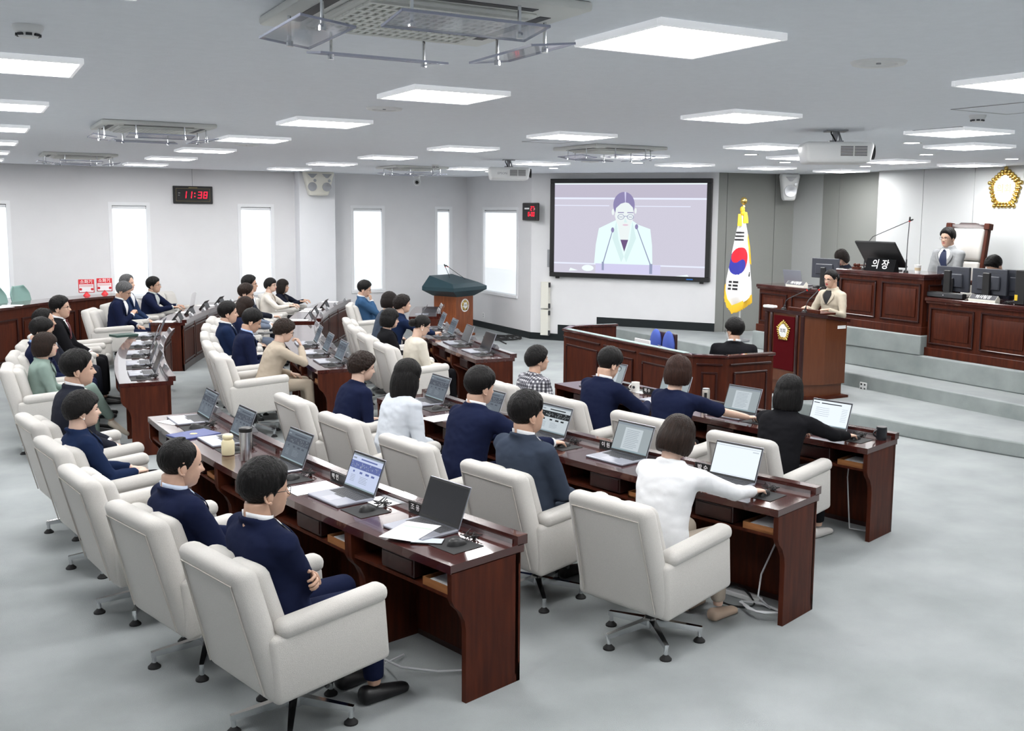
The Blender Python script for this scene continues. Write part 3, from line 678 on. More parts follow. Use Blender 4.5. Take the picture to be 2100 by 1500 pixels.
# small wedge name stands on the ledges of the other desks
WEDGE = MB().prism([(-.03, 0), (.03, 0), (.008, .045), (-.002, .045)], -.055, .055, axis='y').mesh('wedge', GREYM)
WFACE = MB().add([(-.031, -.045, .006), (-.031, .045, .006), (-.0045, .045, .041), (-.0045, -.045, .041)], [(0, 1, 2, 3)]).mesh('name_card', mat('name_card', (.62, .64, .66), .6), 0)
for key in SEATS:
    if key[0][1] == 'N' and key in (('3N', 4), ('3N', 3), ('2N', 4), ('2N', 3), ('1N', 2), ('1N', 1)): continue
    t = thing('name_stand', 'small wedge name stand before '+who(key), 'name stand', group='wedge name stands')
    t.matrix_world = seat_M(key) @ Matrix.Translation((.488, .15, .7855)) @ Matrix.Rotation(math.pi, 4, 'Z')
    obj('wedge', WEDGE, t); obj('name_card', WFACE, t)
# tablets on folded covers on the far desks
TAB = MB().box(-.13, .13, -.004, .004, 0, .18, bev=.003).mesh('tablet', BLACK)
TSTAND = MB().box(-.125, .125, -.003, .003, -.0, .11, bev=.002).mesh('cover_stand', DKGREY)
TSCR = MB().box(-.122, .122, -.0048, -.004, .008, .172).mesh('screen', SC['off'])
for key, yy in ((('3F', 0), .05), (('3F', 1), .0), (('3F', 2), .05), (('3F', 3), .05), (('2F', 0), -.05), (('2F', 1), -.1), (('2F', 2), .12)):
    t = thing('tablet', 'black tablet propped on its cover before '+who(key), 'tablet', group='propped black tablets'); t.matrix_world = seat_M(key) @ LT(.24, yy, 0)
    a = obj('tablet_body', TAB, t); a.rotation_euler = (-R_(38), 0, 0); obj('screen', TSCR, a)
    c = obj('cover_stand', TSTAND, t); c.matrix_local = Matrix.Translation((0, .128, .0)) @ Matrix.Rotation(R_(24), 4, 'X')
# ================================================================ BIG SCREEN ON THE ANGLED WALL
def wall_uv(x, y): p = onpl(x, y, K1, nS)-K1; return p.dot(uS), p.z
tl = wall_uv(1133, 368.3); br = wall_uv(1457, 578.8)
ux0, ux1, zt, zb = tl[0], wall_uv(1460, 470)[0], (wall_uv(1133, 368.3)[1]+wall_uv(1463, 364.8)[1])/2, (wall_uv(1132, 566.4)[1]+br[1])/2
t = thing('wall_screen_display', 'huge black-framed wall screen showing a woman speaking at a lectern', 'screen', K1); t.matrix_world = MS
fb = .085
b = MB()
for (a, c, d, e) in ((ux0, ux1, zt-fb, zt), (ux0, ux1, zb, zb+fb), (ux0, ux0+fb, zb+fb, zt-fb), (ux1-fb, ux1, zb+fb, zt-fb)): b.box(a, c, -.10, -.002, d, e, bev=.006)
b.build('frame', BLACK, t)
MB().box(ux0+fb, ux1-fb, -.07, -.01, zb+fb, zt-fb).build('backing', BLACK, t)
b = MB()
for xx in (ux0+.15, ux1-.15): b.box(xx-.03, xx+.03, -.08, -.02, zb-.035, zb)
b.build('foot_bracket', BLACK, t)
MB().box(ux1-.42, ux1-.30, -.103, -.1, zb+.03, zb+.05).build('logo', emis('logo_blue', (.05, .2, .6), .5), t)
TVC = dict(bg=(.60, .58, .68), bg2=(.51, .48, .58), bar=(.78, .82, .98), dark=(.27, .24, .43), skin=(.80, .86, .86), coat=(.78, .95, .94), coat2=(.66, .83, .83), blk=(.16, .10, .22), mic=(.30, .33, .48), lect=(.62, .60, .82), wht=(.85, .95, .98), lip=(.75, .55, .66))
TVM = [emis('tv_'+k, v, .60) for k, v in TVC.items()]; TVN = list(TVC)
sx0, sx1, sz0, sz1 = ux0+fb, ux1-fb, zb+fb, zt-fb
def tvp(x, y, lay):                                            # zoomed-photo position -> point on the screen
    u = (x-210)/(1255-210); v = (y-90)/(725-90)
    return (sx0+u*(sx1-sx0), -.0705-.0006*lay, sz1-v*(sz1-sz0))
b = MB()
def poly(pts, c, lay): b.add([tvp(x, y, lay) for x, y in pts][::-1], [list(range(len(pts)))], TVN.index(c))
def ellp(cx, cy, rx, ry, c, lay, n=28, a0=0, a1=360): poly([(cx+rx*math.cos(R_(a0+(a1-a0)*i/n)), cy+ry*math.sin(R_(a0+(a1-a0)*i/n))) for i in range(n+(0 if a1-a0 == 360 else 1))], c, lay)
R4 = lambda x0, x1, y0, y1, c, lay: poly([(x0, y0), (x1, y0), (x1, y1), (x0, y1)], c, lay)
R4(210, 1255, 90, 725, 'bg', 0); R4(210, 1255, 100, 190, 'bg2', 1); R4(210, 1255, 190, 202, 'bar', 2); R4(210, 600, 244, 249, 'bar', 2); R4(780, 1150, 246, 251, 'bar', 2); R4(210, 1255, 90, 98, 'wht', 2); R4(210, 1255, 652, 662, 'bar', 2)
poly([(500, 655), (510, 520), (530, 405), (610, 365), (650, 345), (760, 345), (800, 375), (885, 405), (900, 520), (905, 655)], 'coat', 3)
poly([(655, 345), (755, 345), (735, 480), (708, 565), (682, 480)], 'skin', 4); poly([(682, 482), (736, 482), (710, 566)], 'blk', 5)
poly([(652, 350), (625, 470), (690, 640), (708, 600), (668, 480)], 'coat2', 5); poly([(762, 350), (790, 470), (725, 640), (710, 600), (748, 480)], 'coat2', 5)
ellp(702, 240, 74, 90, 'dark', 5); poly([(648, 262), (640, 318), (655, 368), (690, 402), (715, 404), (755, 370), (772, 320), (764, 258), (735, 228), (712, 222), (680, 232)], 'skin', 6); poly([(704, 150), (716, 150), (714, 224), (710, 224)], 'lect', 7)
ellp(627, 290, 9, 22, 'skin', 5); ellp(783, 280, 7, 20, 'skin', 5)
for cx in (683, 748):
    b.add(sum([[tvp(cx+r*1.25*math.cos(R_(12*i)), 323+r*math.sin(R_(12*i)), 8) for r in (19, 15.5)] for i in range(30)], []), [(2*i, (2*i+2) % 60, (2*i+3) % 60, 2*i+1) for i in range(30)], TVN.index('mic'))
    R4(cx-22, cx+20, 290, 296, 'dark', 8); R4(cx-13, cx+13, 322, 326, 'mic', 8)
R4(706, 726, 316, 320, 'mic', 8); poly([(712, 330), (728, 362), (704, 362)], 'coat2', 7); ellp(715, 379, 20, 6, 'lip', 8)
for (x0, y0, x1, y1) in ((625, 425, 562, 655), (795, 400, 893, 655)): poly([(x0-3, y0), (x0+3, y0), (x1+4, y1), (x1-4, y1)], 'mic', 9)
ellp(627, 415, 11, 18, 'dark', 10); ellp(792, 390, 11, 18, 'dark', 10)
R4(510, 960, 653, 720, 'lect', 6); R4(555, 570, 640, 700, 'mic', 9); R4(885, 905, 645, 715, 'mic', 9); ellp(455, 688, 42, 22, 'wht', 5)
poly([(330, 690), (385, 707), (320, 712)], 'wht', 5); poly([(1060, 725), (1140, 712), (1150, 725)], 'wht', 5)
b.build('screen_picture', TVM, t, 0)
# slim stacked wall speakers and bracket at the wall's corner
for (y0, y1, lab) in ((578, 632, 'upper slim white box unit beside the big screen wall corner'), (635, 687, 'lower slim white box unit above the black baseboard corner')):
    z1 = wall_uv(1120, y0)[1]; z0 = wall_uv(1120, y1)[1]; a = wall_uv(1113, 600)[0]; c = wall_uv(1131, 600)[0]
    t = thing('wall_box', lab, 'wall box'); t.matrix_world = MS
    MB().box(a, c-.02, -.10, -.001, z0, z1, bev=.006).build('case', CREAMP, t)
    b = MB()
    for i in range(14): zz = z0+.04+(z1-z0-.08)*i/13; b.box(a-.002, a+.001, -.085, -.02, zz-.003, zz+.003)
    b.build('vent', GREYM, t)
    MB().box(c-.02, c+.012, -.105, -.075, z1-.10, z1-.01).box(c-.02, c+.012, -.105, -.075, z0+.01, z0+.10).build('bracket', DKGREY, t)
z1 = wall_uv(1127, 512)[1]; z0 = wall_uv(1127, 548)[1]; a = wall_uv(1124, 530)[0]
t = thing('wall_bracket', 'narrow pale metal bracket beside the frame of the big screen', 'bracket'); t.matrix_world = MS
MB().box(a, a+.045, -.04, -.001, z0, z1).box(a+.03, a+.06, -.05, -.04, z1-.08, z1-.02).build('plate', GREYM, t)
# timer on the side wall and clock on the back wall
SEG = {'0': 'abcdef', '1': 'bc', '2': 'abged', '3': 'abgcd', '7': 'abc', '8': 'abcdefg'}
def seg7(mb, ch, x, z, w, h, tk, P):
    s = {'a': (0, w, h-tk, h), 'b': (w-tk, w, h/2, h), 'c': (w-tk, w, 0, h/2), 'd': (0, w, 0, tk), 'e': (0, tk, 0, h/2), 'f': (0, tk, h/2, h), 'g': (0, w, h/2-tk/2, h/2+tk/2)}
    for k in SEG[ch]:
        a, c, d, e = s[k]; g = tk*.12
        mb.add([P(x+a+g+d*.12, z+d+g), P(x+c-g+d*.12, z+d+g), P(x+c-g+e*.12, z+e-g), P(x+a+g+e*.12, z+e-g)], [(0, 1, 2, 3)])
LEDR = emis('led_red', (1, .01, .03), 2.2)
p = ony(395, 400, YB)
t = thing('digital_clock', 'black digital wall clock reading 11:38 in red', 'clock', (p.x, YB, p.z))
MB().box(-.36, .36, -.05, -.001, -.165, .165, bev=.008).build('case', BLACK, t)
b = MB()
for (a, c, d, e) in ((-.31, .31, .115, .12), (-.31, .31, -.12, -.115), (-.31, -.305, -.12, .12), (.305, .31, -.12, .12)): b.box(a, c, -.052, -.05, d, e)
b.box(-.08, .08, -.052, -.05, .128, .14); b.build('border', mat('clock_gold', (.25, .20, .08), .5), t)
b = MB(); P = lambda x, z: (x, -.053, z)
for ch, x in (('1', -.20), ('1', -.10), ('3', .08), ('8', .18)): seg7(b, ch, x, -.065, .075, .13, .018, P)
for zz in (-.03, .03): b.add([P(.02, zz-.01), P(.04, zz-.01), P(.042, zz+.01), P(.022, zz+.01)], [(0, 1, 2, 3)])
b.build('digits', LEDR, t, 0)
MB().box(-.27, -.235, -.053, -.05, .03, .036).box(-.27, -.245, -.053, -.05, -.012, -.006).build('indicator', WHITEI, t)
MB().tube([(0, -.01, .165), (0, -.01, CEIL-p.z)], .004, 6).build('power_cord', GREYM, t)
p = onx(1091.5, 434.5, XR)
t = thing('wall_timer', 'small square black wall timer with red digits', 'timer', (XR, p.y, p.z), R_(-90))
MB().box(-.30, .30, -.06, -.001, -.17, .17, bev=.012).build('case', mat('timer_case', (.02, .013, .012), .4), t)
MB().box(-.255, .255, -.062, -.06, -.13, .13).build('face', BLACK, t)
b = MB(); P = lambda x, z: (x, -.064, z)
for ch, x, z in (('2', .04, .02), ('7', .12, .02), ('0', -.06, -.09), ('0', .06, -.09), ('0', .14, -.09)): seg7(b, ch, x, z, .06, .085, .014, P)
b.build('digits', LEDR, t, 0)
MB().box(-.20, -.01, -.0635, -.062, .045, .075).box(.20, .22, -.0635, -.062, .04, .07).box(.02, .035, -.0635, -.062, -.08, -.05).build('caption', WHITEI, t)
# wall speakers
def wall_speaker(loc, rz, lab, double=False, s=1.0):
    t = thing('wall_speaker', lab, 'speaker', loc, rz)
    W = .30 if double else .17
    def shp(v): k = (v.z+.24)/.48; return (v.x*(.62+.38*min(1, k*1.3)), v.y*(.8+.2*k), v.z)
    MB().box(-W, W, -.24, 0, -.24, .24, bev=.05, seg=3, fn=shp).build('cabinet', CREAMP if double else WHITEP, t, 55)
    for xx in ((-.15, .14) if double else (0,)):
        g = .10*(1 if not double else .8)
        M = Matrix.Translation((xx, -.222, -.07)) @ Matrix.Rotation(R_(90), 4, 'X') @ Matrix.Rotation(R_(0), 4, 'Y')
        MB().lathe([(.001, .004), (g*.3, .006), (g, .016), (g*1.08, .016), (g*1.1, 0)], 22, M=M).build('woofer', GREYM, t)
        MB().lathe([(.001, .012), (.025, .012), (.03, .004)], 14, M=Matrix.Translation((xx+.09*(.6 if double else 1), -.222, .05)) @ Matrix.Rotation(R_(90), 4, 'X')).build('port', GREYM, t)
        MB().add([(xx-.10, -.243, .18), (xx+.10, -.243, .18), (xx+.02, -.238, .10), (xx-.02, -.238, .10)], [(0, 3, 2, 1)]).build('horn', GREYM, t, 0)
    MB().box(-.03, .03, -.06, .03, -.05, .05).build('bracket', DKGREY, t)
    return t
p = ony(648, 374, 20.08); wall_speaker((p.x, 20.05, 2.98), R_(0), 'cream twin wall speaker high on the white column', True)
p = onpl(1622, 379, K3, nA); wall_speaker((K3.x-.28, K3.y-.12, 2.96), R_(-28), 'white wall speaker high on the grey panelled wall')

# ================================================================ STAGE DESKS
def panel_desk(name, lab, x, y0, y1, z0, z1, depth, n, taper=0.0):
    """panelled desk whose front faces -x"""
    t = thing(name, lab, 'desk', (x, y0, z0)); L = y1-y0; H = z1-z0
    MB().box(.02, depth, .01, L-.01, .10, H-.05).build('body', WOOD, t)
    MB().box(-.015, depth+.02, -.015, L+.015, 0, .11, bev=.006).build('plinth', WOOD, t)
    MB().box(-.03, depth+.03, -.025, L+.025, H-.05, H, bev=.008).box(-.012, depth, -.01, L+.01, H-.075, H-.05).build('desktop', WOODT, t)
    w = L/n
    for i in range(n):
        a, c = i*w+.05, (i+1)*w-.05; z_0, z_1 = .16, H-.13
        pn = MB().box(.004, .02, a+.075, c-.075, z_0+.07, z_1-.07, bev=.006, seg=2).build('raised_panel', WOOD, t)
        b = MB()
        for (d, e, f, g) in ((a, c, z_1-.02, z_1), (a, c, z_0, z_0+.02), (a, a+.02, z_0+.02, z_1-.02), (c-.02, c, z_0+.02, z_1-.02)): b.box(-.008, .02, d, e, f, g, bev=.005)
        b.build('molding', WOODD, pn)
    for (yy, s) in ((0, -1), (L, 1)):
        b = MB()
        for (d, e, f, g) in ((.10, depth-.08, H-.16, H-.14), (.10, depth-.08, .18, .20), (.10, .12, .2, H-.16), (depth-.10, depth-.08, .2, H-.16)): b.box(d, e, yy-.012 if s < 0 else yy-.01, yy+.01 if s < 0 else yy+.012, f, g, bev=.003)
        b.build('side_molding', WOODD, t)
    return t
panel_desk('stage_desk', 'high mahogany presiding desk at the middle of the stage', 10.95, 9.27, 10.80, .89, 1.70, .75, 2)
panel_desk('stage_desk', 'long mahogany clerk desk carrying a row of dark monitors', 10.985, 6.1, 9.22, .63, 1.405, .7, 4)
panel_desk('stage_desk', 'mahogany clerk desk behind the lectern holding a laptop and monitor', 10.87, 11.02, 12.42, .63, 1.375, .7, 2)

def gooseneck(mb_parent, p0, p1, top, tip=(.8, .02, .02)):
    """base at p0, bends at p1, head at top"""
    p0, p1, top = Vector(p0), Vector(p1), Vector(top)
    pts = [p0, p0.lerp(p1, .5), p0.lerp(p1, .85), p1+(top-p1)*.12, p1+(top-p1)*.5, top]
    MB().tube(pts, .0055, 8).tube([p0, p0.lerp(p1, .45)], .010, 8).build('stem', DKGREY, mb_parent)
    d = (top-p1).normalized()
    MB().tube([top-d*.005, top+d*.01, top+d*.045, top+d*.055], [.008, .012, .012, .006], 10).build('head', BLACK, mb_parent)
    MB().tube([top-d*.012, top-d*.003], .0115, 10).build('light_ring', emis('mic_ring', (.9, .03, .02), .6), mb_parent)
    MB().lathe([(.001, 0), (.035, 0), (.03, .02), (.012, .03), (.001, .03)], 14, M=Matrix.Translation(p0)).build('foot', BLACK, mb_parent)
def mic(lab, p0, p1, top):
    t = thing('microphone', lab, 'microphone', group='gooseneck microphones'); gooseneck(t, p0, p1, top); return t
ZC = 1.70
for (q0, q1, q2, lab) in (((1771, 547), (1780, 490), (1866, 453), 'gooseneck microphone bending far over the tilted black monitor'), ((1858, 551), (1861, 500), (1865.5, 453), 'upright gooseneck microphone beside the white cup on the presiding desk')):
    X = 11.15; a = onx(*q0, X); a.z = ZC+.001; bb = onx(*q1, X); c = onx(*q2, X+(.12 if q2[0] == 1866 else .0)); mic(lab, a, bb, c)
# tilted monitor and 의장 nameplate
p = onx(1815, 540, 11.18)
t = thing('touch_monitor', 'large tilted black monitor on the presiding desk', 'monitor', (11.22, p.y-.02, ZC+.001))
MT = Matrix.Rotation(R_(-42), 4, 'Y')
MB().box(-.015, .015, -.36, .36, .0, .44, bev=.006, M=Matrix.Translation((-.02, 0, .06)) @ Matrix.Rotation(R_(-38), 4, 'Y')).build('panel', BLACK, t)
MB().box(-.06, .16, -.12, .12, 0, .015).box(.0, .05, -.05, .05, .01, .16).build('stand', DKGREY, t)
p = onx(1808, 541, 11.02)
t = thing('nameplate', 'black nameplate with large white Hangul on the presiding desk', 'nameplate', (11.02, p.y, ZC+.001))
MB().prism([(-.05, 0), (.06, 0), (.02, .17), (.0, .17)], -.26, .26, axis='y').build('board', mat('matt_black', (.006, .006, .007), .85, spec=.15), t)
text('의 장', .145, WHITEI, t, Matrix.Translation((-.0275, .0, .088)) @ Matrix.Rotation(R_(16.4), 4, 'Y') @ Matrix.Rotation(R_(-90), 4, 'Z') @ Matrix.Rotation(R_(90), 4, 'X'))
p = onx(1882, 552, 11.2)
t = thing('cup', 'white cup at the corner of the presiding desk', 'cup', (11.2, p.y, ZC+.001))
MB().lathe([(.001, 0), (.036, 0), (.042, .09), (.044, .10), (.040, .10), (.034, .01), (.001, .01)], 18).build('cup_body', WHITEP, t)
MB().lathe([(.0445, .098), (.0455, .105), (.001, .112)], 18).build('cup_lid', WHITEP, t)
MB().lathe([(.0395, .03), (.0425, .07)], 18, cap=False).build('sleeve', mat('sleeve', (.55, .45, .30), .7), t)
p = onx(1757, 548, 11.3)
t = thing('gavel', 'small dark wooden gavel resting on its block', 'gavel', (11.3, p.y, ZC+.001))
MB().lathe([(.001, 0), (.07, 0), (.07, .02), (.001, .02)], 18).build('sound_block', WOOD, t)
MB().tube([(0, -.05, .045), (0, -.03, .045), (0, -.02, .045), (0, .02, .045), (0, .03, .045), (0, .05, .045)], [.022, .026, .02, .02, .026, .022], 12).build('head', WOOD, t)
MB().tube([(0, 0, .045), (.05, -.18, .05)], [.008, .011], 8).build('handle', WOOD, t)
# chairman's tall chair
p = onx(1983, 500, 12.55)
t = thing('presiding_chair', 'tall cream chair with carved dark wood frame behind the presiding desk', 'chair', (12.2, p.y+.02, .89), math.pi)
MB().box(-.30, .35, -.30, .30, .38, .50, bev=.05, seg=3).build('seat', FABRIC2, t)
BK = Matrix.Translation((-.26, 0, .42)) @ Matrix.Rotation(R_(-8), 4, 'Y')
MB().box(-.06, .06, -.29, .29, .0, .52, bev=.04, seg=3, M=BK).build('lower_back', FABRIC2, t); MB().box(-.06, .06, -.29, .29, .53, .99, bev=.04, seg=3, M=BK).build('upper_back', FABRIC2, t)
MB().box(-.10, -.05, -.27, .27, 0, .97, M=BK, bev=.01).build('back_shell', FABRIC2, t)
for s in (-1, 1):
    MB().box(-.035, .035, s*.325-.03, s*.325+.03, -.3, 1.02, bev=.01, M=BK).box(-.05, .05, s*.325-.045, s*.325+.045, .98, 1.07, bev=.008, M=BK).build('post', WOOD, t)
    MB().box(-.25, .30, s*.33-.04, s*.33+.04, .62, .68, bev=.015).box(.22, .28, s*.33-.03, s*.33+.03, .35, .63).build('arm', WOOD, t)
MB().prism([(-.28, 0), (.28, 0), (.28, .05), (.16, .055), (.13, .075), (-.13, .075), (-.16, .055), (-.28, .05)], -.03, .03, M=BK @ Matrix.Translation((0, 0, 1.0)), axis='x').build('crest', WOODD, t)
MB().tube([(0, 0, .10), (0, 0, .38)], .035, 12).build('column', BLACK, t)
for k in range(5):
    M = Matrix.Rotation(2*math.pi*k/5, 4, 'Z'); MB().add([(.03, -.03, .05), (.33, -.02, .0), (.33, .02, .0), (.03, .03, .05), (.03, -.03, .11), (.33, -.02, .05), (.33, .02, .05), (.03, .03, .11)], BOXF, M=M).build('leg', WOODD, t)
# monitors on the clerk desks (backs to the room)
def monitor(lab, loc, rz, w=.56, h=.34, lift=.12):
    t = thing('monitor', lab, 'monitor', loc, rz, 'dark desk monitors')
    MB().box(-.02, .02, -w/2, w/2, lift, lift+h, bev=.006).box(-.045, -.02, -w*.32, w*.32, lift+.06, lift+h*.72, bev=.01).build('panel', NAVYG, t)
    b = MB()
    for i in range(10): b.box(-.022, -.019, -w*.38+i*w*.076, -w*.38+i*w*.076+w*.06, lift+h*.84, lift+h*.86)
    b.build('vent', DKGREY, t)
    MB().box(-.07, -.045, -.045, .045, .01, lift+h*.55, bev=.006).box(-.14, .12, -.12, .12, 0, .012, bev=.004).build('stand', BLACK, t)
    MB().box(.0195, .0215, -w/2+.01, w/2-.01, lift+.01, lift+h-.01).build('screen', SC['off'], t)
ZR = 1.406; ZL = 1.376
for (q, X, lab) in (((1955, 578), 11.35, 'dark monitor at the end of the long clerk desk behind the soundbar'), ((2030, 583), 11.35, 'dark monitor behind the Hangul name block on the long clerk desk'), ((2098, 580), 11.45, 'dark monitor farther along the long clerk desk behind a black tower')):
    p = onx(q[0], q[1], X); monitor(lab, (X, p.y, ZR), R_(0), .515, .33, .07)
p = onx(1693, 551, 11.3); monitor('dark monitor hiding the bowed clerk behind the lectern', (11.3, p.y, ZL), R_(6), .50, .30, .14)
for (q, lab) in (((1943, 575), 'upright black tablet stand before the end monitor'), ((2023, 580), 'upright black tablet stand before the middle monitor')):
    p = onx(q[0], q[1], 11.11)
    t = thing('display_tower', lab, 'display stand', (11.11, p.y, ZR)); MB().box(-.02, .02, -.05, .05, .0, .36, bev=.006).build('tower', BLACK, t); MB().box(-.06, .06, -.07, .07, 0, .012, bev=.003).build('foot', BLACK, t)
p = onx(2099, 600, 11.15); t = thing('speaker_box', 'black box with a yellow tag on the long clerk desk', 'box', (11.15, p.y, ZR)); MB().box(-.08, .08, -.07, .07, 0, .42, bev=.01).build('case', BLACK, t); MB().box(-.083, -.08, .02, .06, .05, .12).build('tag', mat('tag_yellow', (.75, .5, .03), .6), t)
p = onx(1931, 607, 11.08)
t = thing('soundbar', 'long black soundbar lying on the clerk desk', 'soundbar', (11.09, p.y-.06, ZR)); MB().box(-.05, .05, -.29, .29, 0, .075, bev=.02, seg=2).build('bar', BLACK, t); MB().box(-.052, -.049, .0, .012, .035, .043).build('indicator', WHITEI, t); MB().box(-.0515, -.045, -.29, .29, .012, .06, bev=.001).build('grille', DKGREY, t)
def name_block(q, X, z, tx, lab):
    p = onx(q[0], q[1], X)
    t = thing('name_block', lab, 'nameplate', (X, p.y, z)); MB().prism([(-.045, 0), (.045, 0), (.045, .05), (.01, .085), (-.045, .03)], -.195, .195, axis='y').build('block', CREAMP, t)
    MB().add([(-.0455, -.19, .0315), (-.0455, .19, .0315), (.0095, .19, .086), (.0095, -.19, .086)], [(0, 3, 2, 1)]).build('face', mat('name_face_grey', (.10, .10, .11), .8, spec=.2), t, 0)
    text(tx, .062, WHITEI, t, Matrix.Translation((-.0195, 0, .0595)) @ Matrix.Rotation(R_(45), 4, 'Y') @ Matrix.Rotation(R_(-90), 4, 'Z') @ Matrix.Rotation(R_(90), 4, 'X'))
name_block((2018, 614), 11.05, ZR, '의사팀장', 'grey name block with white Hangul before the monitors')
name_block((1634, 583), 10.95, ZL, '의사팀원', 'grey name block with white Hangul before the clerk laptop')
p = onx(1634, 567, 11.2); M = Matrix.Translation((11.12, p.y-.02, ZL)) @ Matrix.Rotation(R_(90+6), 4, 'Z')
laptop(M, 'off', 'open laptop turned away on the clerk desk behind the lectern', 104)
for i, (q, X, z, cl) in enumerate((((1668, 583), 11.05, ZL, 'beside the turned-away laptop'), ((1690, 585), 11.1, ZL, 'before the monitor hiding the bowed clerk'), ((1918, 596), 11.22, ZR, 'behind the soundbar'), ((2003, 600), 11.22, ZR, 'behind the Hangul name block'), ((2080, 616), 11.10, ZR, 'beside the yellow-tagged black box'))):
    p = onx(q[0], q[1], X); o = obj('cable_bundle', CABLES[i % 3], None, (X, p.y, z), .8*i, None, 'tangled cables on the clerk desk '+cl, 'cable', 'clerk desk cables')

# ================================================================ EMBLEMS
def emblem_parts(t, M, s, gold=GOLD, sub=True):
    """pentagonal gold blossom with white oval; local: x right, z up, facing -y"""
    def pent(th, k=1.0):
        a = (th-90) % 72-36; return k*math.cos(R_(36))/math.cos(R_(a))
    b = MB(); n = 40
    pl = [(math.cos(R_(th))*pent(th)*.42*s, math.sin(R_(th))*pent(th)*.46*s) for th in np.linspace(0, 360, n, False)]
    b.prism(pl, -.02*s, 0, axis='y', M=M)
    r = b.build('emblem_plate', gold, t)
    bb = MB()
    for i in range(25):
        th = 90+i*14.4; rr = pent(th)
        c = Vector((math.cos(R_(th))*rr*.44*s, -.02*s, math.sin(R_(th))*rr*.48*s)); out = Vector((math.cos(R_(th)), 0, math.sin(R_(th))))
        Q = M @ Matrix.Translation(c) @ Matrix.Rotation(-R_(th), 4, 'Y')
        bb.ell((0, 0, 0), (.052*s, .045*s, .050*s), 10, 7, M=Q); bb.ell((-.06*s, -.012*s, 0), (.060*s, .035*s, .038*s), 8, 6, M=Q)
    o = bb.build('petal_rim', gold, t if not sub else r)
    d = MB().lathe([(.001, .0), (.27*s, 0), (.29*s, -.012*s), (.29*s, -.03*s)], 30, M=M @ Matrix.Translation((0, -.05*s, 0)) @ Matrix.Diagonal((1, 1, 1.12, 1)) @ Matrix.Rotation(R_(90), 4, 'X')).build('emblem_disc', WHITEI, t if not sub else r)
    text('의회', .22*s, mat('emblem_text', (.55, .45, .25), .4, .6) if gold is GOLD and s > .4 else INK, t if not sub else r, M @ Matrix.Translation((0, -.056*s, 0)) @ Matrix.Rotation(R_(90), 4, 'X'))
p = onx(2062, 388, XF)
t = thing('wall_emblem', 'large gold blossom emblem with white oval on the pale front wall', 'emblem', (XF-.001, p.y, p.z), R_(-90)); emblem_parts(t, Matrix.Identity(4), .62)

# ================================================================ LECTERNS
t = thing('lectern', 'mahogany lectern with red velvet panel and gold emblem on the stage step', 'lectern', (8.99, 9.75, .165))
hw = .46
plan = [(0, -.36), (.26, -hw), (.62, -hw), (.62, hw), (.26, hw), (0, .36)]
def pl(k, o=0): return [(o+(x-.31)*k+.31, y*k) for x, y in plan]
MB().prism(pl(1.10), 0, .03).build('base', WOOD, t); MB().prism(pl(.93), .03, .18).build('plinth', WOODB, t)
def topz(x): return 1.085-.10*max(0, (x-.05))/.6
def slant(poly, z0, off): n = len(poly); return [(x, y, z0) for x, y in poly]+[(x, y, topz(x)+off) for x, y in poly]
n = 6
b = MB(); vs = slant(plan, .18, -.03); b.add(vs, [list(range(n))[::-1], list(range(n, 2*n))]+[(i, (i+1) % n, (i+1) % n+n, i+n) for i in range(n)]); b.build('body', WOODB, t, 20)
b = MB(); P_ = pl(1.07); vs = [(x, y, topz(x)-.03) for x, y in P_]+[(x, y, topz(x)+.012) for x, y in P_]; b.add(vs, [list(range(n))[::-1], list(range(n, 2*n))]+[(i, (i+1) % n, (i+1) % n+n, i+n) for i in range(n)])
b.build('top', WOODD, t, 20)
MB().box(-.012, .005, -.19, .19, .33, 1.02, bev=.004).build('velvet_panel', VELVET, t)
for s in (-1, 1): MB().box(-.02, .01, s*.235-.022, s*.235+.022, .20, 1.05, bev=.008, seg=2).box(-.024, .012, s*.33-.03, s*.33+.03, .18, 1.05, bev=.01).build('pilaster', WOODD, t)
e = MB().box(-.014, -.012, -.02, .02, .80, .84).build('emblem', GOLD, t)
emblem_parts(e, Matrix.Translation((-.014, .0, .83)) @ Matrix.Rotation(R_(-90), 4, 'Z'), .27, sub=False)
MB().box(.30, .335, -.28, .28, topz(.3)+.012, topz(.3)+.06, bev=.005).box(.33, .60, -.28, .28, topz(.4)+.012, topz(.4)+.035, M=None).build('reading_stand', WOOD, t)
MB().box(.46, .60, -hw-.003, -hw, topz(.5)-.13, topz(.5)-.09).build('sticker', WHITEP, t)
for i, (q0, q1, q2, lab) in enumerate((((1607, 632), (1612, 615), (1656, 595), 'gooseneck microphone on the lectern beside the small white box'), ((1650, 637), (1656, 618), (1680, 594.5), 'gooseneck microphone on the lectern in front of the speaker'))):
    x = 8.99+.22; a = onx(*q0, x); a.z = .165+topz(.22)+.013; bb = onx(*q1, x-.02); c = onx(*q2, x+.22); mic(lab, a, bb, c)
p = at(1597, 627, .165+topz(.1)+.03)
o = MB().box(-.05, .05, -.09, .09, 0, .035, bev=.012, seg=2).build('white_box', WHITEP, loc=(9.12, p.y, .165+topz(.13)+.0125), label='small white rounded box on the lectern top', cat='box')
